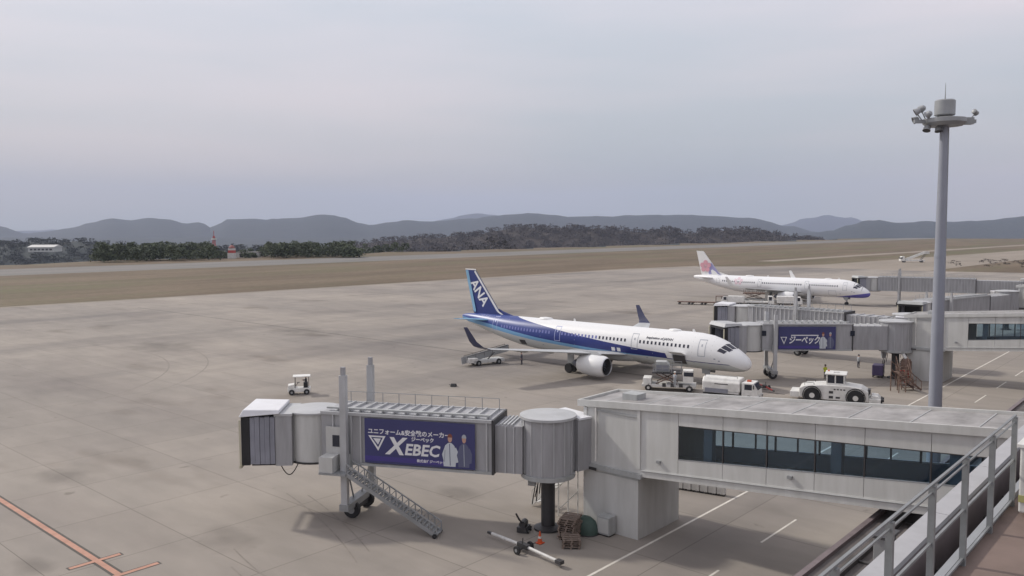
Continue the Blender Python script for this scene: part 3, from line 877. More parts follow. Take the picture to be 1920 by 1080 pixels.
    m.build('edge_cushion', mat('cream_cushion', (0.55, 0.52, 0.40), 0.7), t)
    # hanging loop under the cab
    m = MB()
    pts = [Vector((L + .6 + 1.3 * (q / 12), 1.2, zt - .4 - .75 * sin(pi * q / 12))) for q in range(13)]
    m.path(pts, .035)
    m.build('hose_loop', dark, t)
    if stair:
        # service platform with little window and a long stair down to the ground
        xs = L - 2.6
        MB().box(xs - .75, xs + 1.0, 1.63, 2.75, zt - .5, zt - .38).build('platform', steel, t)
        sc = MB().box(xs - .1, xs + 1.0, 1.63, 1.72, zt - .35, zt + 2.2).build('service_door', panel, t)
        MB().box(xs + .1, xs + .55, 1.723, 1.75, zt + 1.0, zt + 1.7).build('door_window', glassd, sc)
        MB().box(xs + .12, xs + 1.0, 1.76, 2.7, zt - .375, zt + .55).build('platform_screen', panel, t)
        A = Vector((xs - .75, 2.2, zt - .4)); B = Vector((xs - 6.6, 2.7, .12))
        for s in (-.42, .42):
            m = MB()
            m.bar(A + Vector((0, s, 0)), B + Vector((0, s, 0)), .07, .22)
            m.build('stringer', steel, t)
            m = MB()
            up = Vector((0, 0, .62))
            m.bar(A + Vector((0, s, 0)) + up, B + Vector((0, s, 0)) + up, .065, .065)
            for k in range(15):
                p = A.lerp(B, k / 14) + Vector((0, s, 0))
                m.bar(p, p + up, .055, .055)
                if k < 14:
                    p2 = A.lerp(B, (k + 1) / 14) + Vector((0, s, 0))
                    m.bar(p, p2 + up, .04, .04)
            m.build('handrail', steel, t)
        me = MB().box(-.13, .13, -.4, .4, -.02, .02).mesh('step', steel)
        for k in range(26):
            p = A.lerp(B, (k + .5) / 26)
            inst(me, 'step', t, Matrix.Translation(p))
        for s in (-.5, .5):
            o = MB().lathe([(.14, -.05), (.14, .05)], 12).build('stair_wheel', black, t)
            o.matrix_local = Matrix.Translation(B + Vector((.1, s, .03))) @ Matrix.Rotation(pi / 2, 4, 'X')
    if banner:
        a, b, z0, z1 = banner
        bo = MB().box(a, b, 1.64, 1.68, z0, z1).build('banner', navy, t)
    return t

# nearest bridge
ANG1 = atan2(.89, -.455)
BL1 = 15.1
b1 = bridge(37.3, 30.2, ANG1, BL1, 0.32, 'nearest boarding bridge, parked empty, with a large navy uniform banner and long service stair', zf=3.6,
            link=(-1.6, -2.0), banner=(4.0, 10.95, 3.74, 6.45), lift=9.55, bog=.805, split=.2, RR=1.52)
def banner_print(b, a0, b0, z0, z1, full=True):
    # the banner is seen from its +y side; text runs from large x (left in view) to small x
    W, Hh = b0 - a0, z1 - z0
    def BM(px, pz):        # banner coords, origin lower left
        return Matrix.Translation((b0 - px * W, 1.684, z0 + pz * Hh)) @ Matrix(((-1, 0, 0, 0), (0, 0, 1, 0), (0, 1, 0, 0), (0, 0, 0, 1)))
    bo = [c for c in kids(b) if c.name.startswith('banner')][0]
    MB().box(a0 + .27 * W * 1.0, b0, 1.681, 1.683, z0 + .05 * Hh, z0 + .16 * Hh).build('banner_stripe', navyd, bo)
    def flat(name, pts, m, dy=0.0):
        n = len(pts)
        v = [tuple(BM(x, z) @ Vector((0, 0, dy))) for x, z in pts]
        return MB().add(v, [tuple(range(n))]).build(name, m, bo)
    if full:
        text_obj('ユニフォーム&安全靴のメーカー', 'slogan', .365, bprint, bo, BM(.03, .67), bold=.010, sx=.98)
        text_obj('ジーベック', 'kana', .29, bprint, bo, BM(.43, .55), bold=.01)
        text_obj('X', 'letter_x', 1.42, bprint, bo, BM(.205, .235), bold=.05, shear=.25)
        text_obj('EBEC', 'wordmark', .94, bprint, bo, BM(.365, .235), bold=.028, shear=.18, sx=1.03)
        flat('triangle', [(.035, .62), (.195, .62), (.125, .28)], bprint)
        flat('triangle_inner', [(.060, .585), (.170, .585), (.125, .36)], navy, .004)
        flat('triangle_core', [(.080, .56), (.152, .56), (.125, .42)], bprint, .008)
        text_obj('株式会社ジーベック', 'small_line', .2, bprint, bo, BM(.48, .09), bold=.006)
    else:
        text_obj('ジーベック', 'wordmark', 1.0, bprint, bo, BM(.18, .28), bold=.03, shear=.2, sx=.72)
        flat('triangle', [(.035, .55), (.15, .55), (.10, .22)], bprint)
        flat('triangle_inner', [(.055, .52), (.132, .52), (.10, .30)], navy, .004)
        flat('strapline', [(.22, .64), (.70, .64), (.70, .60), (.22, .60)], bprint)
    # two printed figures in workwear
    def fig(cx, w_, body, hair, top):
        def P(l): return [(cx + x * w_, z) for x, z in l]
        flat('figure_jacket', P([(-.5, .04), (.42, .04), (.5, .34), (.34, .50), (.12, .56), (-.14, .56), (-.38, .50), (-.52, .34)]), body, .002)
        flat('figure_arm', P([(.30, .12), (.62, .14), (.66, .34), (.46, .47), (.36, .44)]), body, .004)
        hd = []
        for k in range(12):
            a = 2 * pi * k / 12
            hd.append((cx + .17 * w_ * cos(a), .655 + .085 * sin(a)))
        flat('figure_lapel', P([(-.06, .54), (.0, .54), (.04, .06), (-.02, .06)]), bsuit if body is not bsuit else bgrey, .003)
        flat('figure_arm', P([(-.62, .30), (-.42, .46), (-.34, .42), (-.44, .28), (-.36, .14), (-.46, .12)]), body, .0045)
        flat('figure_fold', P([(-.40, .40), (-.37, .40), (-.42, .14), (-.45, .14)]), bsuit, .005)
        flat('figure_face', hd, bskin, .006)
        hd2 = [(cx + .2 * w_ * cos(pi * k / 7), .68 + .085 * sin(pi * k / 7)) for k in range(8)]
        flat('figure_hair', hd2, hair, .008)
    fig(.78, .115, bgrey if False else mat('pale_jacket_print', (0.58, 0.62, 0.66), 0.5, var=.1), bhair, 1)
    fig(.905, .105, bsuit, bgrey, 1)
banner_print(b1, 4.0, 10.95, 3.74, 6.45)

# bridge docked on the blue tailed airliner
ANG2 = atan2(41.6 - 30.2, 93.3 - 102.6)
b2 = bridge(102.6, 30.2, ANG2, 17.2, 0.30, 'docked boarding bridge with a navy banner at the nose of the blue tailed airliner', zf=3.55,
            link=(-1.3, -2.2), banner=(7.6, 14.2, 3.62, 6.3), stair=False, ribs=False, hood=tunlt, lift=8.2, bog=.85)
banner_print(b2, 7.6, 14.2, 3.62, 6.3, full=False)
b2kids = [c for c in kids(b2)]
for x in (5.4, 15.6):
    MB().box(x, x + .5, 1.56, 1.6, 5.2, 5.8).build('window', glassd, b2)
# second arm of the same stand, parked
b3 = bridge(111.8, 31.5, atan2(27, 2.0), 23.0, 0.25, 'ribbed boarding bridge parked behind the docked one, white hood at its left end', zf=3.5,
            link=(-.9, 2.6), stair=False, hood=hoodw, lift=9.6, bog=.62)
# bridge of the third stand, parked
b4 = bridge(163.8, 30.2, atan2(36.9 - 30.2, 135.5 - 163.8), 28.6, 0.2, 'smooth grey boarding bridge parked at the right, reaching toward the lighting mast', zf=3.5,
            link=(-1.5, -2.2), stair=False, ribs=False, hood=panel2, lift=7.6, bog=.80)
# bridge docked on the white airliner
b5 = bridge(205.0, 33.5, atan2(66.5 - 33.5, 197.6 - 205.0), 31.0, 0.5, 'ribbed boarding bridge docked at the white airliner far right', zf=3.45,
            link=(-3.5, -2.6), stair=False, hood=panel2, lift=8.4, bog=.82)

# ------------------------------------------------------------------ airliners
ST = [(0.0, 2.72, .10, .10), (.05, 2.73, .30, .28), (.15, 2.76, .50, .47), (.4, 2.82, .78, .73), (.9, 2.93, 1.08, 1.01), (1.5, 3.07, 1.32, 1.25), (2.1, 3.23, 1.48, 1.45), (2.8, 3.41, 1.63, 1.65), (3.6, 3.56, 1.76, 1.82), (4.6, 3.7, 1.89, 1.97), (6, 3.78, 1.965, 2.05), (7.5, 3.8, 1.975, 2.07),
      (28.5, 3.8, 1.975, 2.07), (30.5, 3.83, 1.965, 2.04), (33, 3.97, 1.87, 1.90), (35.5, 4.2, 1.68, 1.68), (38, 4.48, 1.40, 1.40), (40.5, 4.78, 1.03, 1.06), (42.5, 5.0, .68, .74), (43.9, 5.15, .38, .46), (44.5, 5.2, .2, .26)]
def fus(x):
    if x <= 0: return ST[0][1:]
    for a, b in zip(ST, ST[1:]):
        if x <= b[0]:
            k = (x - a[0]) / (b[0] - a[0])
            return tuple(a[i] + (b[i] - a[i]) * k for i in (1, 2, 3))
    return ST[-1][1:]
def sp(x, th, off=0.0):     # point on the skin: th from the top, positive to starboard (+y)
    zc, rw, rh = fus(x)
    return Vector((x, (rw + off) * sin(th), zc + (rh + off) * cos(th)))
def th_z(x, z):
    zc, rw, rh = fus(x)
    return math.acos(max(-1, min(1, (z - zc) / rh)))
def patch(mb, x0, x1, z0, z1, side, off=.012, nx=1, nz=2, mi=0):
    for i in range(nx):
        for j in range(nz):
            q = []
            for xx, zz in ((i, j), (i + 1, j), (i + 1, j + 1), (i, j + 1)):
                x = x0 + (x1 - x0) * xx / nx; z = z0 + (z1 - z0) * zz / nz
                q.append(sp(x, side * th_z(x, z), off))
            mb.add(q, [(0, 1, 2, 3)], mi)
def frame_patch(mb, x0, x1, z0, z1, side, wd=.07, off=.014):
    patch(mb, x0, x0 + wd, z0, z1, side, off, 1, 5); patch(mb, x1 - wd, x1, z0, z1, side, off, 1, 5)
    patch(mb, x0, x1, z1 - wd, z1, side, off, 2, 1); patch(mb, x0, x1, z0, z0 + wd, side, off, 2, 1)

def livery_blue():
    m = bpy.data.materials.new('blue_band_livery_paint')
    m.use_nodes = True
    t = m.node_tree; b = t.nodes['Principled BSDF']
    b.inputs['Roughness'].default_value = .38
    tc = N(t, 'ShaderNodeTexCoord'); sx = N(t, 'ShaderNodeSeparateXYZ'); t.links.new(tc.outputs['Object'], sx.inputs[0])
    def math_(op, a, bb=None):
        n = N(t, 'ShaderNodeMath', operation=op)
        for i_, v in ((0, a), (1, bb)):
            if v is None: continue
            if isinstance(v, (int, float)): n.inputs[i_].default_value = v
            else: t.links.new(v, n.inputs[i_])
        return n.outputs[0]
    xn = math_('DIVIDE', sx.outputs['X'], 45.0)
    def curve(tab):
        f = N(t, 'ShaderNodeFloatCurve')
        c = f.mapping.curves[0]
        pts = [(x / 45, z / 10) for x, z in tab]
        c.points[0].location = pts[0]; c.points[1].location = pts[-1]
        for p in pts[1:-1]: c.points.new(*p)
        for p in c.points: p.handle_type = 'VECTOR'
        f.mapping.update()
        t.links.new(xn, f.inputs['Value'])
        return math_('MULTIPLY', f.outputs[0], 10.0)
    top = curve([(0, 2.0), (2.0, 2.75), (9.6, 2.80), (9.65, 3.35), (14, 3.62), (18, 3.95), (22, 4.35), (26, 4.85), (30, 5.35), (34, 5.9), (38, 6.6), (45, 9.9)])
    bot = curve([(0, 2.7), (2.0, 2.68), (9.6, 2.70), (9.65, 2.74), (17, 2.85), (21, 3.0), (25, 3.25), (29, 3.55), (33, 4.0), (38, 4.65), (42, 5.0), (45, 5.3)])
    lb = curve([(0, 2.7), (9.6, 2.75), (17, 2.70), (21, 2.62), (25, 2.85), (29, 3.1), (33, 3.5), (38, 4.1), (42, 4.5), (45, 4.7)])
    def mixc(f, a, c):
        x = N(t, 'ShaderNodeMixRGB')
        for s_, i_ in ((f, 0), (a, 1), (c, 2)):
            if isinstance(s_, tuple): x.inputs[i_].default_value = s_
            else: t.links.new(s_, x.inputs[i_])
        return x.outputs[0]
    z = sx.outputs['Z']
    col = mixc(math_('GREATER_THAN', z, lb), (.55, .57, .56, 1), (.18, .38, .62, 1))
    # the blue itself turns lighter towards the stern, as printed on the airliner
    r = N(t, 'ShaderNodeValToRGB')
    r.color_ramp.elements[0].position = .3; r.color_ramp.elements[0].color = (.02, .028, .17, 1)
    r.color_ramp.elements[1].position = .95; r.color_ramp.elements[1].color = (.035, .07, .27, 1)
    t.links.new(xn, r.inputs[0])
    col = mixc(math_('GREATER_THAN', z, bot), col, r.outputs[0])
    col = mixc(math_('GREATER_THAN', z, top), col, (.80, .80, .80, 1))
    # underside below the belly line
    t.links.new(col, b.inputs['Base Color'])
    return m
def livery_white():
    m = bpy.data.materials.new('white_livery_paint')
    m.use_nodes = True
    t = m.node_tree; b = t.nodes['Principled BSDF']
    b.inputs['Roughness'].default_value = .38
    tc = N(t, 'ShaderNodeTexCoord'); sx = N(t, 'ShaderNodeSeparateXYZ'); t.links.new(tc.outputs['Object'], sx.inputs[0])
    # indigo swoosh below the nose
    a = N(t, 'ShaderNodeMath', operation='MULTIPLY_ADD'); a.inputs[1].default_value = .16; a.inputs[2].default_value = 0
    t.links.new(sx.outputs['X'], a.inputs[0])
    s_ = N(t, 'ShaderNodeMath', operation='ADD'); t.links.new(a.outputs[0], s_.inputs[0]); t.links.new(sx.outputs['Z'], s_.inputs[1])
    l = N(t, 'ShaderNodeMath', operation='LESS_THAN'); t.links.new(s_.outputs[0], l.inputs[0]); l.inputs[1].default_value = 3.02
    x = N(t, 'ShaderNodeMixRGB'); t.links.new(l.outputs[0], x.inputs[0])
    x.inputs[1].default_value = (.80, .80, .81, 1); x.inputs[2].default_value = (.12, .11, .42, 1)
    t.links.new(x.outputs[0], b.inputs['Base Color'])
    return m

aw = mat('aircraft_white', (0.78, 0.78, 0.78), 0.35, var=.05)
agrey = mat('aircraft_wing_grey', (0.46, 0.47, 0.48), 0.4, var=.1)
ablue = mat('tail_blue', (0.028, 0.045, 0.19), 0.38, var=.06)
alb = mat('tail_light_blue', (0.22, 0.42, 0.62), 0.4, var=.05)
aviolet = mat('fin_violet', (0.33, 0.32, 0.55), 0.4, var=.06)
apink = mat('blossom_pink', (0.70, 0.36, 0.42), 0.5, var=.05)
agl = mat('cabin_window_dark', (0.035, 0.035, 0.055), 0.2, var=.1)
awin_l = mat('cabin_window_pale_rim', (0.16, 0.18, 0.45), 0.4, var=.1)
aline = mat('door_outline_grey', (0.40, 0.42, 0.46), 0.5, var=.05)
aline_w = mat('door_outline_pale', (0.42, 0.46, 0.72), 0.5, var=.05)
metal = mat('engine_lip_metal', (0.6, 0.6, 0.62), 0.3, 0.7, var=.05)
fan = mat('fan_blade_grey', (0.13, 0.14, 0.17), 0.45, 0.3, var=.2)

def foil(mb, secs, mi=0, n=9):
    """secs: list of (le(x,y,z), te(x,y,z), thickness ratio, normal vector)"""
    prof = []
    for k in range(n):
        s_ = k / (n - 1); xx = s_ ** 1.5
        prof.append((xx, 1.4845 * sqrt(xx) - .63 * xx - 1.758 * xx ** 2 + 1.4215 * xx ** 3 - .5 * xx ** 4))
    pts = prof + [(x, -y) for x, y in prof[-2:0:-1]]
    rings = []
    for le, te, tk, nn in secs:
        le = Vector(le); te = Vector(te); c = te - le; nn = Vector(nn).normalized()
        rings.append([le + c * x + nn * (y * tk * c.length) for x, y in pts])
    m_ = len(pts); vs = [p for r in rings for p in r]; fs = []
    for k in range(len(rings) - 1):
        for i in range(m_):
            fs.append((k * m_ + i, k * m_ + (i + 1) % m_, (k + 1) * m_ + (i + 1) % m_, (k + 1) * m_ + i))
    fs.append(tuple(range(m_))); fs.append(tuple(range((len(rings) - 1) * m_, len(rings) * m_)))
    mb.add(vs, fs, mi)

def airliner(loc, label, kind):
    blue = kind == 'blue'
    t = thing('airliner', label, 'airliner', loc, pi / 2)
    lm = livery_blue() if blue else livery_white()
    xs = []
    x = 0
    for a, b in zip(ST, ST[1:]):
        nseg = max(1, int((b[0] - a[0]) / 1.5))
        for k in range(nseg): xs.append(a[0] + (b[0] - a[0]) * k / nseg)
    xs.append(44.5)
    n = 40; vs = []; fs = []
    for x in xs:
        for i in range(n): vs.append(tuple(sp(x, 2 * pi * i / n)))
    for k in range(len(xs) - 1):
        for i in range(n): fs.append((k * n + i, k * n + (i + 1) % n, (k + 1) * n + (i + 1) % n, (k + 1) * n + i))
    fs.append(tuple(range(n))); fs.append(tuple(range((len(xs) - 1) * n, len(xs) * n)))
    body = MB().add(vs, fs).build('fuselage', lm, t, smooth=True)
    # belly fairing
    m = MB()
    pr = [(13.6, .2, 1.9), (14.8, 1.3, 1.66), (17, 1.95, 1.50), (22, 2.0, 1.50), (24.4, 1.4, 1.62), (26, .3, 1.9)]
    vs = []; fs = []; nn = 12
    for x, hw, zb in pr:
        for i in range(nn + 1):
            a = pi * i / nn
            vs.append((x, hw * cos(a), 2.7 - (2.7 - zb) * sin(a) ** .6))
    for k in range(len(pr) - 1):
        for i in range(nn): fs.append((k * (nn + 1) + i, k * (nn + 1) + i + 1, (k + 1) * (nn + 1) + i + 1, (k + 1) * (nn + 1) + i))
    m.add(vs, fs); m.build('belly_fairing', agrey if blue else aw, t, smooth=True)
    # cockpit windows
    for s in (-1, 1):
        panes = (((1.62, 2.50), (4, 27), .1), ((1.78, 2.72), (30, 50), 0), ((2.25, 3.05), (53, 68), 0)) if True else ()
        for (x0, x1), (t0, t1), q in panes:
            mb = MB()
            for i in range(3):
                for j in range(3):
                    qd = []
                    for a, b in ((i, j), (i + 1, j), (i + 1, j + 1), (i, j + 1)):
                        tt = radians(t0 + (t1 - t0) * b / 3)
                        xx = x0 + (x1 - x0) * a / 3
                        qd.append(sp(xx + .25 * (b / 3), s * tt, .012))
                    mb.add(qd, [(0, 1, 2, 3)])
            mb.build('cockpit_window', agl, t)
        if not blue:
            mb = MB(); 
            for i in range(6):
                qd = []
                for a, b in ((i, 0), (i + 1, 0), (i + 1, 1), (i, 1)):
                    tt = radians(2 + 70 * a / 6)
                    qd.append(sp((1.45 if b == 0 else 3.2) + .0 * a, s * tt, .009))
                mb.add(qd, [(0, 1, 2, 3)])
            mb.build('cockpit_mask', agl, t)
    # cabin windows: rows of small panes, joined (each only two or three pixels)
    doors = [5.05, 13.9, 25.6, 36.9]
    for s in (-1, 1):
        wd = MB(); wl_ = MB()
        x = 6.6
        while x < 35.6:
            if all(abs(x - d) > .75 for d in doors):
                zb = 4.22 + (0 if x < 31 else (x - 31) * .035)
                onblue = blue and x > 19.3
                patch(wl_ if onblue else wd, x, x + .25, zb, zb + .36, s, .012, 1, 1)
            x += .533
        o = wd.build('cabin_windows', agl, t); o['kind'] = 'stuff'
        if blue:
            o = wl_.build('cabin_windows', awin_l, t); o['kind'] = 'stuff'
        for d in doors:
            mb = MB(); zz = 3.42 + (.45 if d > 30 else 0)
            frame_patch(mb, d - .45, d + .45, zz, zz + 1.85, s)
            patch(mb, d - .08, d + .08, zz + 1.1, zz + 1.35, s, .016)
            mb.build('door', aline_w if blue and d > 18 else aline, t)
        mb = MB(); frame_patch(mb, 7.0, 8.8, 2.2, 3.35, s, .06)
        mb.build('cargo_door', aline, t)
    if blue:
        mb = MB(); patch(mb, 7.1, 8.7, 2.3, 3.3, 1, .02, 3, 3)
        mb.build('open_hold_shade', dark, t)  # dark patch on the closed skin, painting the shaded inside of the hold
        mb = MB(); patch(mb, 31.2, 32.3, 2.35, 3.0, 1, .02, 2, 2); mb.build('rear_hold_hatch', dark, t)
        # door of the forward hold swung up
        mb = MB(); mb.hexa([(7.0, 1.9, 3.35), (8.8, 1.9, 3.35), (8.8, 2.95, 3.75), (7.0, 2.95, 3.75)], [(7.0, 1.9, 3.42), (8.8, 1.9, 3.42), (8.8, 2.95, 3.83), (7.0, 2.95, 3.83)])
        mb.build('hold_door', aw, t)
    m = MB()
    for x in (3.9, 6.2, 11.4, 16.6, 22.8, 28.4, 34.6, 39.2):
        for i in range(20):
            a, b = 2 * pi * i / 20, 2 * pi * (i + 1) / 20
            m.add([sp(x, a, .006), sp(x + .03, a, .006), sp(x + .03, b, .006), sp(x, b, .006)], [(0, 1, 2, 3)])
    o = m.build('panel_lines', mat('panel_line_grey', (.5, .5, .52), .5, var=.05), t); o['kind'] = 'stuff'
    m = MB()
    for s in (-1, 1):
        for x, z in ((2.9, 3.0), (3.4, 3.2), (6.0, 2.6), (12.2, 2.5), (28.0, 2.6)):
            patch(m, x, x + .22, z, z + .14, s, .013, 1, 1)
    o = m.build('service_markings', aline, t); o['kind'] = 'stuff'
    # wings with sharklets
    for s in (-1, 1):
        m = MB()
        foil(m, [((14.9, s * 1.2, 2.55), (22.5, s * 1.2, 2.45), .065, (0, 0, 1)), ((17.7, s * 6.4, 3.1), (22.9, s * 6.4, 3.05), .06, (0, 0, 1)), ((23.4, s * 16.8, 4.15), (25.3, s * 16.8, 4.13), .05, (0, 0, 1))])
        m.build('wing', agrey, t, smooth=True)
        m = MB()
        foil(m, [((23.4, s * 16.8, 4.15), (25.3, s * 16.8, 4.13), .05, (0, 0, 1)), ((24.0, s * 17.35, 4.4), (25.6, s * 17.35, 4.38), .05, (0, -s * .6, .8)), ((24.8, s * 17.65, 5.0), (26.0, s * 17.65, 4.98), .05, (0, -s, .25)), ((26.0, s * 17.95, 6.6), (26.6, s * 17.95, 6.55), .05, (0, -s, .1))])
        m.build('sharklet', mat('winglet_navy', (0.035, 0.04, 0.095), .4) if blue else aw, t, smooth=True)
        m = MB()
        for yy, xx, zz in ((4.2, 22.0, 2.55), (8.6, 22.0, 3.05), (12.2, 22.9, 3.5)):
            m.lathe([(.02, -1.2), (.14, -.7), (.16, .5), (.02, 1.9)], 8, M=Matrix.Translation((xx, s * yy, zz)) @ Matrix.Rotation(pi / 2, 4, 'Y'))
        m.build('flap_fairings', agrey, t, smooth=True)
        # engine
        E = Matrix.Translation((15.1, s * 5.75, 1.64)) @ Matrix.Rotation(pi / 2, 4, 'Y')
        en = MB(E).lathe([(1.06, .12), (1.22, .5), (1.29, 1.3), (1.27, 2.3), (1.12, 3.3), (.98, 3.85)], 28, cap=False).build('engine', aw if True else agrey, t, smooth=True)
        MB(E).lathe([(.96, .16), (1.00, .02), (1.06, .117)], 28, cap=False).build('engine_lip', metal, en, smooth=True)
        MB(E).lathe([(.97, .17), (.95, 1.0), (.05, 1.0)], 28, cap=False).build('inlet', dark, en, smooth=True)
        me = MB(E).hexa([(-.03, .2, .80), (.05, .2, .95), (.12, .94, .95), (-.08, .94, .80)], [(-.03, .2, .83), (.05, .2, .98), (.12, .94, .98), (-.08, .94, .83)]).mesh('fan_blade', fan)
        for k in range(18):
            inst(me, 'fan_blade', en, E @ Matrix.Rotation(2 * pi * k / 18, 4, 'Z') @ E.inverted())
        MB(E).lathe([(.01, .5), (.14, .68), (.24, .95)], 16).build('spinner', dark, en, smooth=True)
        MB(E).lathe([(.66, 3.6), (.6, 4.3), (.42, 4.7), (.12, 5.1)], 20).build('exhaust_cone', fan, en, smooth=True)
        m = MB(); m.hexa([(16.0, s * 5.6, 3.0), (20.4, s * 5.6, 2.6), (20.4, s * 5.9, 2.6), (16.0, s * 5.9, 3.0)], [(16.6, s * 5.65, 3.32), (20.6, s * 5.65, 3.2), (20.6, s * 5.85, 3.2), (16.6, s * 5.85, 3.32)])
        m.build('pylon', agrey, t)
        m = MB(E)
        for a in (2.55, 3.6):
            m.box(-.13, .13, -.02, .02, 1.55, 1.85, M=Matrix.Rotation(a if s > 0 else -a, 4, 'Z') @ Matrix.Translation((0, 1.3, 0)))
        m.build('engine_marks', dark, en)
        # tailplane
        m = MB()
        foil(m, [((38.3, s * .9, 5.1), (41.9, s * .9, 5.05), .09, (0, 0, 1)), ((40.5, s * 4.7, 5.45), (41.9, s * 4.7, 5.42), .09, (0, 0, 1))])
        m.build('tailplane', alb if blue else aw, t, smooth=True)
        # main gear
        m = MB()
        m.tube((21.9, s * 3.8, .6), (21.7, s * 3.6, 2.8), .15, .2); m.tube((21.9, s * 3.8, .9), (21.7, s * 1.8, 2.2), .08)
        m.box(21.3, 22.3, s * 3.98, s * 4.04, 1.0, 2.5)
        g = m.build('main_gear_leg', steel, t)
        for yy in (-.46, .46):
            o = MB().lathe([(.28, -.2), (.54, -.2), (.60, -.1), (.60, .1), (.54, .2), (.28, .2)], 20).build('wheel', black, t, smooth=True)
            o.matrix_local = Matrix.Translation((21.9, s * 3.8 + yy, .6)) @ Matrix.Rotation(pi / 2, 4, 'X')
    # nose gear
    m = MB(); m.tube((5.2, 0, .4), (5.0, 0, 2.1), .11, .14); m.tube((5.2, 0, .8), (6.2, 0, 2.0), .06)
    m.box(4.6, 5.6, .62, .66, 1.3, 1.95); m.box(4.6, 5.6, -.66, -.62, 1.3, 1.95)
    m.build('nose_gear_leg', steel, t)
    for yy in (-.26, .26):
        o = MB().lathe([(.15, -.12), (.34, -.12), (.38, -.06), (.38, .06), (.34, .12), (.15, .12)], 16).build('nose_wheel', black, t, smooth=True)
        o.matrix_local = Matrix.Translation((5.2, yy, .38)) @ Matrix.Rotation(pi / 2, 4, 'X')
    # fin
    fm = ablue if blue else aw
    m = MB()
    foil(m, [((36.4, 0, 5.3), (42.2, 0, 5.6), .09, (0, 1, 0)), ((37.3, 0, 6.2), (42.45, 0, 6.2), .09, (0, 1, 0)), ((41.9, 0, 11.9), (43.9, 0, 11.95), .08, (0, 1, 0))])
    fin = m.build('fin', fm, t, smooth=True)
    m = MB(); foil(m, [((33.4, 0, 5.55), (37.6, 0, 5.6), .05, (0, 1, 0)), ((36.6, 0, 6.35), (37.6, 0, 6.35), .05, (0, 1, 0)), ((37.35, 0, 6.65), (37.7, 0, 6.65), .06, (0, 1, 0))], n=6)
    m.build('dorsal_fillet', fm, t, smooth=True)
    if blue:
        # white leading edge, light blue trailing strip
        m = MB()
        for s in (-1, 1):
            q = [(36.55, 5.9), (37.35, 6.3), (41.95, 11.93), (42.1, 11.7), (37.75, 6.3), (37.0, 5.9)]
            m.add([(x_, s * (.10 + (.05 if i_ in (3, 4, 5) else 0) * 1.0), z_) for i_, (x_, z_) in enumerate(q)], [(0, 1, 4, 5), (1, 2, 3, 4)])
        m.build('fin_white_edge', aw, fin)
        MB().hexa([(41.9, -.09, 11.95), (43.92, -.05, 11.98), (43.92, .05, 11.98), (41.9, .09, 11.95)], [(42.05, -.08, 12.1), (43.95, -.04, 12.12), (43.95, .04, 12.12), (42.05, .08, 12.1)]).build('fin_tip', aw, fin)
        m = MB()
        for s in (-1, 1):
            m.add([(42.0, s * .12, 5.9), (42.42, s * .035, 6.2), (43.93, s * .03, 11.9), (43.35, s * .075, 11.9), (41.75, s * .19, 6.2)], [(0, 1, 2, 3, 4)])
        m.build('rudder_strip', alb, fin)
        # letters along the leading edge: on starboard they read downwards and forwards
        for s in (1, -1):
            d = Vector((-4.6, 0, -5.65)).normalized()          # down along the leading edge
            if s > 0:
                e1 = d; nrm = Vector((0, 1, 0)); e2 = nrm.cross(e1)
                o0 = Vector((42.35, .30, 10.75))
            else:
                e1 = -d; nrm = Vector((0, -1, 0)); e2 = nrm.cross(e1)
                o0 = Vector((39.3, -.30, 7.3))
            Mx = Matrix.Translation(o0) @ Matrix(((e1.x, e2.x, nrm.x, 0), (e1.y, e2.y, nrm.y, 0), (e1.z, e2.z, nrm.z, 0), (0, 0, 0, 1)))
            lo = text_obj('ANA', 'tail_letters', 2.15, bprint, fin, Matrix(), bold=.05, shear=.15, sx=.93)
            MM = Mx @ Matrix.Translation((.1, -.95 if s > 0 else -.75, 0))
            bm = bmesh.new(); bm.from_mesh(lo.data)
            bmesh.ops.triangulate(bm, faces=bm.faces)
            bmesh.ops.subdivide_edges(bm, edges=[e for e in bm.edges if e.calc_length() > .35], cuts=2)
            for v_ in bm.verts:
                p_ = MM @ v_.co
                hh = (p_.z - 6.2) / 5.7
                le_ = 37.3 + 4.6 * hh; te_ = 42.45 + 1.45 * hh
                xx = min(1, max(.001, (p_.x - le_) / (te_ - le_)))
                th_ = (.09 - .01 * hh) * (te_ - le_) * (1.4845 * sqrt(xx) - .63 * xx - 1.758 * xx ** 2 + 1.4215 * xx ** 3 - .5 * xx ** 4)
                v_.co = Vector((p_.x, s * (th_ + .03), p_.z))
            bm.to_mesh(lo.data); bm.free()
        # script above the forward windows
        for s in (1, -1):
            e1 = Vector((-1, 0, 0)) if s > 0 else Vector((1, 0, 0)); nrm = Vector((0, s * .80, .60)); e2 = nrm.cross(e1)
            o0 = sp(12.4 if s > 0 else 9.4, s * th_z(12, 4.85), .02)
            Mx = Matrix.Translation(o0) @ Matrix(((e1.x, e2.x, nrm.x, 0), (e1.y, e2.y, nrm.y, 0), (e1.z, e2.z, nrm.z, 0), (0, 0, 0, 1)))
            text_obj('Inspiration of JAPAN', 'fuselage_script', .42, agl, body, Mx, bold=.012, shear=.2)
            e1 = Vector((-1, 0, 0)) if s > 0 else Vector((1, 0, 0))
            o0 = sp(19.0 if s > 0 else 15.0, s * th_z(18, 5.0), .02)
        m = MB()
        for x0 in (15.9, 16.7):
            patch(m, x0, x0 + .5, 2.95, 3.4, 1, .02, 1, 1)
        m.build('white_squares', aw, t)
    else:
        m = MB()
        for s in (-1, 1):
            m.add([(36.6, s * .13, 5.9), (37.3, s * .16, 6.2), (39.6, s * .22, 9.0), (40.2, s * .22, 7.2), (40.2, s * .25, 6.0)], [(0, 1, 2, 3, 4)])
        m.build('fin_violet_field', aviolet, fin)
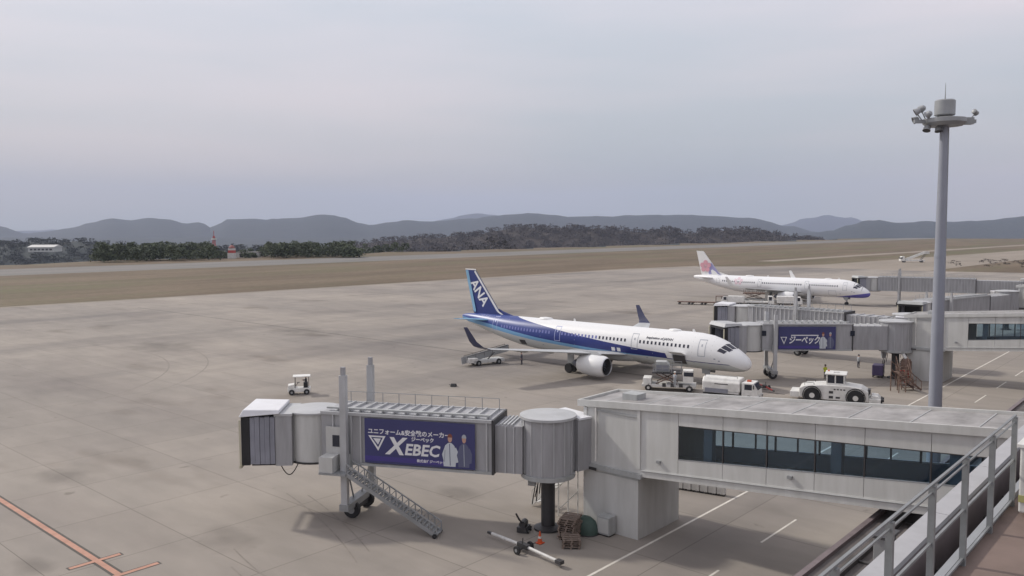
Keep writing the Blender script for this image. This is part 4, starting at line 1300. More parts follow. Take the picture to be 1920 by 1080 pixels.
        def blossom(mb, c, e1, e2, r):
            for k in range(5):
                a0 = pi / 2 + 2 * pi * k / 5
                ctr = c + (e1 * cos(a0) + e2 * sin(a0)) * r * .56
                q = [ctr + (e1 * cos(2 * pi * j / 10) + e2 * sin(2 * pi * j / 10)) * r * .36 for j in range(10)]
                mb.add([tuple(p) for p in q], [tuple(range(10))])
            q = [c + (e1 * cos(2 * pi * j / 8) + e2 * sin(2 * pi * j / 8)) * r * .14 for j in range(8)]
            mb.add([tuple(p) for p in q], [tuple(range(8))])
        m = MB()
        for s in (1, -1):
            blossom(m, Vector((41.1, s * .31, 8.0)), Vector((1, 0, 0)), Vector((0, 0, 1)), 1.75)
        m.build('fin_blossom', apink, fin)
        m = MB()
        for s in (1, -1):
            for k in range(5):
                a0 = pi / 2 + 2 * pi * k / 5
                cx, cz = 31.2 + .8 * cos(a0), 4.6 + .62 * sin(a0)
                for j in range(6):
                    a, b = 2 * pi * j / 6, 2 * pi * (j + 1) / 6
                    q = [(cx, cz), (cx + .45 * cos(a), cz + .4 * sin(a)), (cx + .45 * cos(b), cz + .4 * sin(b))]
                    m.add([sp(x_, s * th_z(x_, z_), .02) for x_, z_ in q], [(0, 1, 2)])
        m.build('fuselage_blossom', mat('faint_blossom_pink', (0.75, 0.60, 0.66), .45, var=.04), t)
        m = MB(); 
        for s in (1, -1):
            e1 = Vector((-1, 0, 0)) if s > 0 else Vector((1, 0, 0)); nrm = Vector((0, s * .80, .60)); e2 = nrm.cross(e1)
            o0 = sp(13.4 if s > 0 else 8.4, s * th_z(12, 4.75), .02)
            Mx = Matrix.Translation(o0) @ Matrix(((e1.x, e2.x, nrm.x, 0), (e1.y, e2.y, nrm.y, 0), (e1.z, e2.z, nrm.z, 0), (0, 0, 0, 1)))
            text_obj('CHINA AIRLINES', 'airline_name', .62, mat('faint_name_grey', (.5, .5, .62), .4), body, Mx, bold=.005)
    # antennas and dome on the roof
    m = MB()
    m.lathe([(.55, 0), (.45, .18), (.1, .26)], 12, M=Matrix.Translation((29.0, 0, 5.84)) @ Matrix.Diagonal((2.2, 1, 1, 1)))
    m.lathe([(.5, 0), (.4, .16), (.1, .22)], 12, M=Matrix.Translation((9.5, 0, 5.84)) @ Matrix.Diagonal((1.8, 1, 1, 1)))
    for x in (24.0, 6.8): m.hexa([(x, -.02, 5.85), (x + .4, -.02, 5.85), (x + .4, .02, 5.85), (x, .02, 5.85)], [(x + .2, -.01, 6.2), (x + .4, -.01, 6.2), (x + .4, .01, 6.2), (x + .2, .01, 6.2)])
    o = m.build('roof_antennas', aw, t); o['kind'] = 'stuff'
    return t
plane1 = airliner((84.7, 39.9, 0), 'white and blue airliner with ANA in white on its dark blue tail', 'blue')
plane2 = airliner((193.0, 62.6, 0), 'white airliner with a pink blossom on its tail, farther down the apron', 'white')

# ------------------------------------------------------------------ lighting mast
t = thing('lighting_mast', 'tall blue grey floodlight mast with a ring platform at the top', 'mast', (57.0, 14.3, 0), radians(-48.5 + 90))
t.rotation_euler = (0, 0, HEAD - pi / 2)
MB().lathe([(.41, 0.01), (.39, 8), (.32, 16), (.24, 24.3)], 18).build('pole', steelp, t, smooth=True)
MB().lathe([(.7, .01), (.7, .15), (.45, .4)], 16).build('base', steelp, t, smooth=True)
for z in (8, 16): MB().lathe([(.43 - z * .0055, z - .12), (.43 - z * .0055, z + .12)], 18).build('pole_joint', steelp, t, smooth=True)
MB().bar((.36, -.2, 1), (.22, -.14, 24), .05, .05).build('cable_duct', steel, t)
MB().lathe([(1.05, 24.1), (1.25, 24.3), (1.25, 24.55), (.6, 24.65)], 24).build('ring_platform', steel, t, smooth=True)
MB().lathe([(.56, 24.75), (.60, 24.8), (.60, 25.65), (.52, 25.72)], 20).build('head_drum', steel, t, smooth=True)
m = MB(); m.tube((0, 0, 25.72), (0, 0, 26.75), .035, .012, 6); m.tube((-.42, 0, 24.6), (-.42, 0, 25.0), .04)
m.build('lightning_rod', steel, t)
MB().box(-1.9, 1.95, -.08, .08, 24.28, 24.5).build('cross_arm', steel, t)
MB().box(.55, 1.75, -.22, .22, 24.2, 24.62).build('right_arm_casing', steel, t)
def lamp(x, y, z, aim, r=.24):
    q = Vector(aim).normalized().to_track_quat('Z', 'Y').to_matrix().to_4x4()
    l = MB(Matrix.Translation((x, y, z)) @ q).lathe([(.06, -.3), (.16, -.24), (r * .9, -.02), (r, .06)], 14).build('floodlight', steel, t, smooth=True)
    MB(Matrix.Translation((x, y, z)) @ q).lathe([(r * .93, .062), (r * .93, .07)], 14).build('lens', dark, l)
    MB().tube((x, y, z), (x * .75, y * .6, 24.4), .035).build('lamp_arm', steel, t)
for a in ((-1.85, -.1, 24.95, (-.8, .3, -.5)), (-1.45, .1, 25.15, (-.6, .6, -.5)), (-1.25, -.35, 24.75, (-.5, .7, -.5)), (-1.75, .3, 24.5, (-.9, .2, -.4)),
          (-1.2, -.2, 23.85, (-.3, -.3, -.9)), (-.95, .3, 23.95, (-.2, .5, -.9)), (-.5, -.3, 23.8, (0, -.3, -.95)), (1.95, 0, 24.9, (.8, .4, -.5), .17)):
    lamp(*a)

# ------------------------------------------------------------------ people
def person(loc, rz, label, top, trous, arms='down', helmet=None, h=1.72):
    vs = [(0, 0, .95), (.09, 0, .88), (.10, 0.02, .50), (.105, -.02, .09), (.11, .13, .04), (-.09, 0, .88), (-.10, -.03, .50), (-.105, -.05, .09), (-.11, .10, .04),
          (0, 0, 1.15), (0, 0, 1.38), (0, .01, 1.50), (0, .02, 1.62), (0, .02, 1.74), (.19, 0, 1.42), (-.19, 0, 1.42)]
    rad_ = [.15, .095, .065, .045, .04, .095, .065, .045, .04, .14, .15, .06, .095, .07, .065, .065]
    ed = [(0, 1), (1, 2), (2, 3), (3, 4), (0, 5), (5, 6), (6, 7), (7, 8), (0, 9), (9, 10), (10, 11), (11, 12), (12, 13), (10, 14), (10, 15)]
    for s, sh in ((1, 14), (-1, 15)):
        if arms == 'down': el, wr, hd = (s * .26, -.02, 1.14), (s * .27, .06, .90), (s * .27, .09, .80)
        elif arms == 'front': el, wr, hd = (s * .26, .04, 1.15), (s * .20, .26, 1.14), (s * .18, .36, 1.16)
        else: el, wr, hd = ((s * .32, .05, 1.22), (s * .30, .20, 1.42), (s * .28, .26, 1.52)) if s > 0 else ((s * .26, -.02, 1.14), (s * .27, .06, .90), (s * .27, .09, .80))
        b = len(vs)
        vs += [el, wr, hd]; rad_ += [.048, .035, .04]
        ed += [(sh, b), (b, b + 1), (b + 1, b + 2)]
        H_ = Vector(hd); dr = (Vector(hd) - Vector(wr)).normalized()
        for f_ in range(4):
            b2_ = len(vs)
            p = H_ + dr * .05 + Vector((0, (f_ - 1.5) * .018, 0))
            vs.append(tuple(p)); rad_.append(.009); ed.append((b + 2, b2_))
    me = bpy.data.meshes.new('person')
    me.from_pydata([(x, y, z * h / 1.8) for x, y, z in vs], ed, [])
    bm = bmesh.new(); bm.from_mesh(me)
    sl_ = bm.verts.layers.skin.verify()
    for v_, r_ in zip(bm.verts, rad_):
        v_[sl_].radius = (r_, r_); v_[sl_].use_root = v_.index == 0
    bm.to_mesh(me); bm.free()
    o = bpy.data.objects.new('tmp', me); C.objects.link(o)
    o.modifiers.new('s', 'SKIN'); md = o.modifiers.new('d', 'SUBSURF'); md.levels = 1; md.render_levels = 1
    dg = bpy.context.evaluated_depsgraph_get()
    m2 = bpy.data.meshes.new_from_object(o.evaluated_get(dg))
    bpy.data.objects.remove(o)
    m2.materials.clear()
    for q in (top, trous, skin, black): m2.materials.append(q)
    k = h / 1.8
    for f in m2.polygons:
        z = f.center.z / k; x = abs(f.center.x)
        f.use_smooth = True
        f.material_index = 3 if z < .1 else 1 if z < .93 and x < .2 else 2 if z > 1.5 or (arms == 'down' and z < .88) or (arms != 'down' and f.center.y > .3) else 0
    root = thing('person', label, 'person', loc, rz)
    o = bpy.data.objects.new('body', m2); C.objects.link(o); o.parent = root
    hm = MB(Matrix.Translation((0, .01 * k, 1.72 * k))).lathe([(.12, -.05), (.125, 0), (.10, .07), (.04, .105)], 14).build('helmet' if helmet else 'hair', helmet or hairm, root, smooth=True)
    m = MB(Matrix.Translation((0, .02 * k, 1.66 * k)))
    m.box(-.045, -.02, .085, .1, .0, .015); m.box(.02, .045, .085, .1, .0, .015); m.box(-.02, .02, .085, .1, -.055, -.045)
    m.build('face_features', hairm, root)
    MB(Matrix.Translation((0, .02 * k, 1.64 * k))).prism([(-.012, -.01), (.012, -.01), (0, .03)], .085, .12).build('nose', skin, root)
    return root
yellowc = mat('hi_vis_yellow', (0.60, 0.66, 0.05), .7, var=.1)
person((96.6, 36.2, 0), 2.6, 'ground worker in a bright yellow jacket beyond the tow tractor', yellowc, cloth_d, 'up')
person((107.0, 35.9, 0), -2.2, 'worker in dark clothes standing alone on the apron under the docked bridge', cloth_g, cloth_d, 'down', helmet=cloth_d)
person((81.2, 70.2, 0), 1.0, 'crew member in dark uniform standing under the near wing of the blue tailed airliner', cloth_d, cloth_d, 'down')

# ------------------------------------------------------------------ vehicles
def wheel(mb_parent, x, y, r, wd, hubm=steel, hr=.5, name='wheel', z=None):
    o = MB().lathe([(r * .55, -wd / 2), (r * .93, -wd / 2), (r, -wd * .3), (r, wd * .3), (r * .93, wd / 2), (r * .55, wd / 2)], 22).build(name, black, mb_parent, smooth=True)
    o.matrix_local = Matrix.Translation((x, y, r if z is None else z)) @ Matrix.Rotation(pi / 2, 4, 'X')
    MB().lathe([(r * hr, -wd / 2 - .02), (r * hr, wd / 2 + .02)], 16).build('rim', hubm, o)
    return o
# local frame: +x is the front, +y the left side
def tow_tractor(loc, rz, label):
    t = thing('tow_tractor', label, 'tow tractor', loc, rz)
    sc = 1.0
    body = [(-3.4, .55), (-3.4, 1.45), (-2.9, 1.72), (-1.2, 1.9), (1.2, 1.95), (2.5, 1.8), (3.1, 1.45), (3.15, .5), (2.55, .42), (-2.8, .42)]
    MB().prism([(x, z) for x, z in body], -1.28, 1.28).build('body', white, t, bevel=.06)
    MB().box(3.153, 4.25, -1.15, 1.15, .35, .8).build('front_frame', white, t, bevel=.04)
    MB().prism([(3.3, .803), (4.25, .803), (4.0, 1.05), (3.4, 1.1)], -.9, .9).build('winch_cover', white, t, bevel=.03)
    MB().box(4.253, 4.4, -1.0, 1.0, .3, .75).build('front_bumper', black, t)
    MB().box(-4.3, -3.403, -1.2, 1.2, .45, 1.05).build('rear_ballast', white, t, bevel=.04)
    m = MB(); m.tube((4.3, .5, .62), (4.55, .5, .62), .16); m.tube((4.3, -.5, .62), (4.55, -.5, .62), .16)
    m.build('tow_hitch', dark, t)
    # cab
    MB().hexa([(-.95, -1.0, 1.85), (1.05, -1.0, 1.85), (1.05, 1.0, 1.85), (-.95, 1.0, 1.85)], [(-.8, -.95, 2.1), (.95, -.95, 2.1), (.95, .95, 2.1), (-.8, .95, 2.1)]).build('cab_base', white, t)
    MB().box(-.72, .82, -.88, .88, 2.103, 2.9).build('cab_glass', glassd, t)
    for x in (-.78, .84):
        for y in (-.93, .93): MB().box(x - .06, x + .06, y - .06, y + .06, 2.1, 2.93).build('cab_pillar', white, t)
    for y in (-.93, .93): MB().box(-.05, .07, y - .04, y + .04, 2.103, 2.93).build('cab_pillar', white, t)
    MB().box(-1.0, 1.08, -1.08, 1.08, 2.933, 3.08).build('cab_roof', white, t, bevel=.05)
    m = MB(); m.box(-.2, .3, -.45, .45, 3.083, 3.14); m.build('roof_pod', whited, t)
    m = MB(); m.lathe([(.08, 3.083), (.08, 3.2), (.03, 3.24)], 10, M=Matrix.Translation((-.7, .5, 0))); m.build('beacon', orange, t)
    for x in (-2.15, 1.95):
        for y in (-1.18, 1.18):
            wheel(t, x, y, .80, .5, white, .33)
            MB().lathe([(.84, 0), (.93, 0), (.93, .1), (.84, .1)], 20, cap=False, M=Matrix.Translation((x, y + (.2 if y > 0 else -.3), .86)) @ Matrix.Rotation(pi / 2, 4, 'X') @ Matrix.Translation((0, 0, -.1 if y > 0 else -.1))).build('wheel_arch', dark, t, smooth=True)
    m = MB()
    for s in (-1, 1):
        y = s * 1.286
        m.box(-.55, -.15, min(y, y + s * .01), max(y, y + s * .01), 1.1, 1.35); m.box(-.55, -.15, min(y, y + s * .01), max(y, y + s * .01), .6, .85)
        m.box(.1, .5, min(y, y + s * .01), max(y, y + s * .01), .62, .8)
        for k in range(4): m.box(1.2 + k * .3 - 1.3, 1.38 + k * .3 - 1.3, min(y, y + s * .012), max(y, y + s * .012), 1.48, 1.6)
        m.box(2.6, 2.8, min(y, y + s * .012), max(y, y + s * .012), 1.1, 1.25)
    m.build('side_vents', dark, t)
    m = MB()
    for s in (-.85, .85): m.tube((3.1, s, 1.2), (3.22, s, 1.2), .11)
    m.build('headlights', glassd, t)
    MB().box(3.05, 3.3, -.55, .55, 1.15, 1.6).build('front_grille', dark, t)
    m = MB()
    for y in (-.9, .9):
        m.tube((-2.9, y, 1.4), (-2.9, y, 2.0), .025); m.tube((-2.0, y, 1.5), (-2.0, y, 2.0), .025); m.tube((-2.9, y, 2.0), (-2.0, y, 2.0), .025)
    m.build('rear_rails', dark, t)
    return t
tow_tractor((84.3, 30.5, 0), atan2(-.957, .29), 'big white aircraft tow tractor with dark wheels in front of the blue tailed airliner')

t = thing('tank_truck', 'white truck with a rounded tank parked under the nose of the blue tailed airliner', 'truck', (23, 0, 0), 0)
t.location = (78.6, 39.0, 0); 
import_dir = Vector((25.5 - 20.5, 85.9 - 87.9, 0))
t.rotation_euler = (0, 0, radians(-78))
MB().box(-2.9, 2.6, -.75, .75, .55, .78).build('chassis', dark, t)
MB().prism([(-1.1, .0), (-1.12, .9), (-.75, 1.35), (.75, 1.35), (1.12, .9), (1.1, 0)], -2.9, 1.0, M=Matrix.Translation((0, 0, 1.0)) @ rot2(-pi / 2) @ Matrix.Diagonal((1, 1, 1, 1))).build('tank', white, t, bevel=.08)
MB().box(-2.8, .9, -1.13, 1.13, .80, .99).build('locker', whited, t)
for y in (-1.14, 1.132): MB().box(-2.6, -.2, y, y + .008, .82, 1.25).build('side_panel', redp if False else bellow, t)
MB().prism([(1.15, .62), (1.15, 2.05), (2.35, 2.05), (2.75, 1.35), (2.8, .62)], -1.0, 1.0).build('cab', white, t, bevel=.05)
MB().hexa([(2.40, -.88, 1.98), (2.44, -.88, 1.98), (2.44, .88, 1.98), (2.40, .88, 1.98)][::1], [(2.38, -.86, 2.0), (2.42, -.86, 2.0), (2.42, .86, 2.0), (2.38, .86, 2.0)]).build('visor', dark, t)
m = MB(); m.add([(2.425, -.85, 1.95), (2.425, .85, 1.95), (2.772, .85, 1.38), (2.772, -.85, 1.38)], [(0, 1, 2, 3)]); m.build('windscreen', glassd, t)
for y in (-1.012, 1.004): MB().box(1.45, 2.2, y, y + .008, 1.35, 1.9).build('side_window', glassd, t)
MB().box(2.803, 2.9, -1.0, 1.0, .5, .8).build('bumper', whited, t)
m = MB(); m.box(2.901, 2.93, -.85, -.5, .55, .75); m.box(2.901, 2.93, .5, .85, .55, .75); m.build('headlights', glassd, t)
for x in (-1.9, 1.9):
    for y in (-.9, .9): wheel(t, x, y, .4, .28, whited, .45)
for y in (-1.2, 1.12): MB().box(2.35, 2.45, y, y + .08, 1.5, 1.9).build('mirror', dark, t)
MB().box(1.5, 1.9, -.15, .15, 2.06, 2.2).build('beacon', orange, t)
m = MB(); m.path([(-2.6, -.9, 2.38), (-2.6, -.9, 2.6), (.7, -.9, 2.6), (.7, -.9, 2.38)], .025); m.build('tank_rail', steel, t)
m = MB(); m.box(-1.6, -.2, -1.135, -1.128, 1.7, 1.78); m.box(-1.6, -.2, 1.128, 1.135, 1.7, 1.78); m.build('tank_stripe', dark, t)

# cargo loader and belt under the forward hold
t = thing('cargo_loader', 'white hold loader with scissor platform raised against the airliner belly', 'loader', (78.9, 46.7, 0), radians(-62))
MB().box(-2.9, 2.9, -1.15, 1.15, .5, .75).build('chassis', whited, t)
for x in (-2.2, 2.2):
    for y in (-1.0, 1.0): wheel(t, x, y, .38, .3, whited, .4)
m = MB()
for y in (-.85, .85):
    m.bar((-1.4, y, .8), (.9, y, 1.9), .1, .1); m.bar((.9, y, .8), (-1.4, y, 1.9), .1, .1)
m.build('scissor_arms', rust, t)
MB().box(-1.8, 1.4, -1.1, 1.1, 1.95, 2.1).build('main_platform', dark, t)
m = MB()
for y in (-1.08, 1.08):
    for x in (-1.7, -.7, .3, 1.3): m.bar((x, y, 2.1), (x, y, 3.0), .05, .05)
    m.bar((-1.7, y, 3.0), (1.3, y, 3.0), .05, .05); m.bar((-1.7, y, 2.55), (1.3, y, 2.55), .04, .04)
m.build('platform_rails', steel, t)
MB().box(1.5, 2.6, -1.05, .1, 1.1, 2.4).build('operator_cab', white, t, bevel=.04)
MB().box(1.6, 2.62, -1.07, .12, 1.75, 2.2).build('cab_window', glassd, t)
MB().box(-2.8, -1.9, -.9, .9, .753, 1.4).build('engine_box', white, t, bevel=.03)
m = MB()
for k in range(3): m.box(-.7 + k * .9, -.3 + k * .9, -1.19, -1.155, .55, .95)
m.build('side_lockers', dark, t)
t = thing('freight_container', 'grey rounded freight container on the raised loader platform', 'container', (78.9, 46.7, 2.1), radians(-62))
MB().prism([(-.75, 0.003), (.75, 0.003), (.75, .7), (.4, 1.1), (-.75, 1.1)], -.7, .7, M=Matrix.Translation((-.7, 0, 0))).build('shell', panel2, t, bevel=.03)
MB().box(-1.4, -.05, -.74, -.703, .15, .75).build('curtain', bellow, t)
person((77.2, 45.0, .752), 1.2, 'crew member in pale overalls standing on the rear of the hold loader', cloth_g, cloth_g, 'front', helmet=white)

# tow tractor behind the nearest bridge
t = thing('baggage_tractor', 'small white open baggage tractor with a roof, alone on the apron beyond the nearest bridge', 'tractor', (51.0, 76.0, 0), radians(145))
t.scale = (.92, .92, .92)
MB().box(-1.3, 1.3, -.65, .65, .35, .8).build('body', white, t, bevel=.04)
MB().prism([(.5, .803), (1.3, .803), (1.25, 1.15), (.55, 1.25)], -.6, .6).build('bonnet', white, t, bevel=.04)
MB().box(-1.0, -.5, -.55, .55, .803, 1.35).build('seat', black, t)
m = MB()
for x in (-1.1, .45):
    for y in (-.58, .58): m.bar((x, y, .8), (x, y, 2.1), .06, .06)
m.build('roof_posts', dark, t)
MB().box(-1.3, .7, -.7, .7, 2.103, 2.2).build('roof', white, t, bevel=.03)
for x in (-.85, .85):
    for y in (-.62, .62): wheel(t, x, y, .33, .25, steel, .4)
m = MB(); m.tube((.45, 0, .9), (.1, 0, 1.35), .03); m.lathe([(.17, 0), (.2, .02), (.17, .04)], 12, M=Matrix.Translation((.1, 0, 1.35))); m.build('steering_wheel', black, t)
person((51.6, 75.6, .70), radians(145) - pi / 2, 'driver in a dark uniform aboard the small baggage tractor', cloth_d, cloth_d, 'front', h=1.25)

# belt loader under the near wing
t = thing('belt_loader', 'low grey belt loader parked under the near wing tip of the blue tailed airliner', 'belt loader', (78.6, 73.6, 0), atan2(72.26 - 74.21, 81.6 - 75.5))
t.location = (78.4, 74.0, 0)
MB().box(-2.2, 2.4, -.8, .8, .35, .75).build('body', panel, t, bevel=.04)
MB().box(-2.9, -1.6, -.8, .8, .45, 1.05).build('front_cover', whited, t, bevel=.04)
for x in (-1.5, 1.5):
    for y in (-.75, .75): wheel(t, x, y, .38, .28, steel, .4)
m = MB(); m.bar((-3.6, 0, .75), (3.4, 0, 1.95), .16, .9); m.build('belt_frame', steel, t)
m = MB(); m.bar((-3.6, 0, .86), (3.4, 0, 2.06), .05, .7); m.build('belt', black, t)
m = MB()
for s in (-.5, .5):
    m.bar((-3.0, s, 1.3), (3.2, s, 2.4), .05, .05)
    for k in range(6): m.bar((-3.0 + k * 1.24, s, .85 + k * .21), (-3.0 + k * 1.24, s, 1.3 + k * .22), .04, .04)
m.build('belt_rails', dark, t)
m = MB(); m.bar((0, -.5, .75), (1.0, -.5, 1.6), .1, .1); m.bar((0, .5, .75), (1.0, .5, 1.6), .1, .1); m.build('lift_arms', dark, t)

# tow bars
def towbar(loc, rz, label, col, L=6.0, split=True):
    t = thing('tow_bar', label, 'tow bar', loc, rz)
    MB().tube((-L / 2, 0, .32), (-.5, 0, .36), .09, n=10).build('rear_tube', col, t, smooth=True)
    MB().tube((.2, .0, .36), (L / 2 - .4, 0, .28), .09, n=10).build('front_tube', col, t, smooth=True)
    MB().box(-.55, .25, -.14, .14, .24, .5).build('coupling', dark, t); MB().box(L / 2 - .4, L / 2, -.16, .16, .2, .38).build('coupling', dark, t); MB().box(-L / 2 - .35, -L / 2, -.07, .07, .26, .38).build('coupling', dark, t)
    m = MB(); m.tube((-.15, -.55, .24), (-.15, .55, .24), .05); m.bar((-.15, -.1, .4), (-.1, -.1, .85), .04, .04); m.bar((-.15, .1, .24), (-.15, .9, .3), .04, .04)
    m.build('axle', dark, t)
    for y in (-.5, .5): wheel(t, -.15, y, .24, .14, steel, .4)
    return t
towbar((33.6, 28.8, 0), atan2(-5.32, -.56), 'white aircraft tow bar on small wheels at the foot of the nearest bridge', whited, 5.6)
towbar((86.0, 38.9, 0), atan2(3.4, 3.2), 'red tow bar standing near the nose wheels of the blue tailed airliner', redp, 4.6)

# cone
t = thing('traffic_cone', 'orange traffic cone in front of the dark column of the nearest bridge', 'cone', (35.2, 29.1, 0))
MB().box(-.2, .2, -.2, .2, 0.02, .06).build('base', orange, t)
MB().lathe([(.15, .06), (.035, .7)], 14).build('cone', orange, t, smooth=True)
MB().lathe([(.112, .30), (.088, .42)], 14, cap=False).build('band', whited, t)

# ladder steps, pallets, tarpaulin mound and box beside the nearest pier
t = thing('access_steps', 'white metal access steps leaning up beside the pier of the nearest bridge', 'steps', (39.9, 31.6, 0), radians(-100))
for s in (-.45, .45):
    m = MB(); m.bar((-1.9, s, .1), (1.6, s, 3.3), .07, .2); m.build('stringer', whited, t)
    m = MB(); m.bar((-1.9, s, 1.0), (1.6, s, 4.2), .05, .05)
    for k in range(6): m.bar((-1.9 + k * .7, s, .1 + k * .64), (-1.9 + k * .7, s, 1.0 + k * .64), .04, .04)
    m.build('handrail', whited, t)
me = MB().box(-.13, .13, -.42, .42, -.02, .02).mesh('step', whited)
for k in range(11): inst(me, 'step', t, Matrix.Translation((-1.75 + k * .32, 0, .25 + k * .29)))
m = MB()
for x in (.6, 1.5):
    for y in (-.4, .4): m.bar((x, y, .02), (x, y, 2.3 if x < 1 else 3.1), .06, .06)
m.bar((.6, -.4, .4), (1.5, .4, 1.6), .05, .05); m.bar((.6, .4, .9), (1.5, -.4, 1.9), .05, .05)
m.build('legs', whited, t)
def pallets(loc, rz, label, n, grp=None):
    t = thing('pallet_stack', label, 'pallets', loc, rz)
    brown = mat('brown_pallet_wood', (0.22, 0.17, 0.14), .85, var=.35, scale=4)
    me = MB()
    for k in range(3): me.box(-.6, .6, -.5 + k * .45, -.4 + k * .45, 0.0, .09)
    for k in range(5): me.box(-.6 + k * .27, -.45 + k * .27, -.5, .5, .093, .12)
    mm = me.mesh('pallet', brown)
    for k in range(n):
        inst(mm, 'pallet', t, Matrix.Translation((rnd.uniform(-.06, .06), rnd.uniform(-.06, .06), .012 + k * .125)) @ rot2(rnd.uniform(-.08, .08)))
    return t
pallets((37.0, 28.35, 0), .3, 'brown pallet stack between the dark bridge column and the nearest pier', 10)
pallets((36.1, 27.6, 0), .7, 'lower brown pallet stack in front of the tall one by the nearest pier', 4)
t = thing('tarpaulin_mound', 'rounded dark green tarpaulin cover on the ground against the nearest pier', 'cover', (38.2, 28.2, 0))
m = MB(); m.lathe([(.80, 0.01), (.80, .35), (.70, .70), (.45, .92), (.1, 1.0)], 16, M=Matrix.Diagonal((.8, 1.1, 1, 1)))
m.build('cover', green, t, smooth=True)
MB().lathe([(.84, 0.005), (.82, .07)], 16, M=Matrix.Diagonal((.82, 1.1, 1, 1))).build('hem', dark, t)
t = thing('ground_cabinet', 'small grey cabinet standing against the nearest pier beside the green cover', 'cabinet', (38.75, 27.0, 0))
MB().box(-.35, .35, -.42, .42, .1, 1.15).build('body', panel2, t, bevel=.02)
MB().box(-.37, -.353, -.36, .36, .2, 1.05).build('door', panel, t)
MB().box(-.3, .3, -.37, .37, 0.01, .097).build('plinth', dark, t)
t = thing('hydrant_gear', 'dark pump with bent pipes on the ground left of the dark bridge column', 'pump', (36.0, 31.0, 0), .4)
MB().box(-.4, .4, -.3, .3, .05, .35).build('skid', dark, t)
m = MB(); m.tube((-.3, 0, .5), (.3, 0, .5), .2, n=12); m.path([(-.3, 0, .6), (-.55, .1, .9), (-.8, .2, 1.3)], .06)
m.build('pump', dark, t)
for k in range(2): wheel(t, -.25 + .5 * k, -.36, .14, .08, steel, .4)

# scrap of brown steel gear beside the second rotunda
def service_stand(loc, rz, label):
    t = thing('service_stand', label, 'work stand', loc, rz)
    for s in (-.6, .6):
        m = MB(); m.bar((-1.8, s, .15), (1.2, s, 2.4), .08, .16); m.bar((-1.8, s, 1.1), (1.2, s, 3.3), .06, .06)
        for k in range(5): m.bar((-1.8 + k * .75, s, .15 + k * .56), (-1.8 + k * .75, s, 1.1 + k * .56), .05, .05)
        m.build('side_frame', rust, t)
    me = MB().box(-.14, .14, -.57, .57, -.02, .02).mesh('step', rust)
    for k in range(8): inst(me, 'step', t, Matrix.Translation((-1.6 + k * .36, 0, .3 + k * .27)))
    m = MB()
    for x in (.3, 1.2):
        for y in (-.6, .6): m.bar((x, y, .05), (x, y, 2.2), .08, .08)
    m.bar((.3, -.6, .3), (1.2, .6, 1.9), .06, .06); m.bar((.3, .6, .3), (1.2, -.6, 1.9), .06, .06)
    m.build('legs', rust, t)
    return t
service_stand((94.6, 26.9, 0), 2.6, 'brown steel work stand on the apron between the tow tractor and the lighting mast')
service_stand((97.0, 27.6, 0), .5, 'brown steel work stand nearer the second rotunda column')
t = thing('hose_cart', 'red framed hose cart next to the brown work stands', 'cart', (98.6, 28.0, 0), .3)
m = MB(); m.bar((-.8, -.4, .4), (.8, -.4, .4), .08, .08); m.bar((-.8, .4, .4), (.8, .4, .4), .08, .08); m.bar((.8, -.4, .4), (.8, -.4, 1.5), .08, .08); m.bar((.8, .4, .4), (.8, .4, 1.5), .08, .08); m.bar((.8, -.4, 1.5), (.8, .4, 1.5), .08, .08); m.bar((-.8, 0, .4), (.8, 0, 1.5), .08, .08)
m.build('frame', redp, t)
MB().lathe([(.5, -.25), (.32, -.25), (.32, .25), (.5, .25)], 16, M=Matrix.Translation((0, 0, .8)) @ Matrix.Rotation(pi / 2, 4, 'X')).build('reel', dark, t)
for y in (-.5, .5): wheel(t, 0, y, .25, .1, steel, .4)
t = thing('power_unit', 'dark violet ground power unit under the second rotunda', 'power unit', (102.0, 31.9, 0), .2)
MB().box(-.9, .9, -.6, .6, .3, 1.5).build('body', mat('dark_violet_paint', (.08, .06, .14), .5), t, bevel=.05)
MB().box(-.5, .3, -.63, -.603, .7, 1.3).build('panel', dark, t)
for x in (-.6, .6):
    for y in (-.5, .5): wheel(t, x, y, .22, .12, steel, .4)
t = thing('stand_pipe_column', 'brown cylindrical pre-conditioned air unit beside the second rotunda column', 'air unit', (101.2, 28.6, 0), 0)
MB().lathe([(.55, .05), (.6, .2), (.6, 2.3), (.45, 2.6)], 16).build('drum', rust, t, smooth=True)
MB().tube((0, 0, 2.6), (.3, .5, 3.2), .18).build('duct', whited, t)
MB().box(-.75, .75, -.6, .6, 0.01, .048).build('base', dark, t)

# concrete blocks seen under the nearest walkway
for k in range(6):
    t = thing('barrier_block', ['white block with dark feet, nearest the pier in the row seen under the walkway', 'second white block from the pier in the row under the walkway', 'third white block from the pier in the row under the walkway', 'fourth white block from the pier in the row under the walkway', 'fifth white block from the pier in the row under the walkway', 'last white block of the row under the walkway, farthest from the pier'][k], 'barrier', (49.0 + .12 * k, 28.1 - .56 * k, 0), -pi / 2 + .15, 'row of white barrier blocks under the walkway')
    MB().prismz([(-.27, -.2), (.27, -.2), (.27, .2), (-.27, .2)], .12, .62).build('block', whited, t, bevel=.03)
    MB().box(-.24, -.1, -.18, .18, 0.01, .117).build('foot', dark, t)
    MB().box(.1, .24, -.18, .18, 0.01, .117).build('foot', dark, t)

t = thing('wheel_chock', 'small dark wheel chock lying alone on the open apron', 'chock', (64.8, 66.2, 0), .5)
MB().prism([(-.35, 0.01), (.35, 0.01), (.12, .34), (-.12, .34)], -.3, .3).build('wedge', black, t, bevel=.02)
MB().tube((0, .3, .15), (0, .55, .2), .04).build('handle', dark, t)

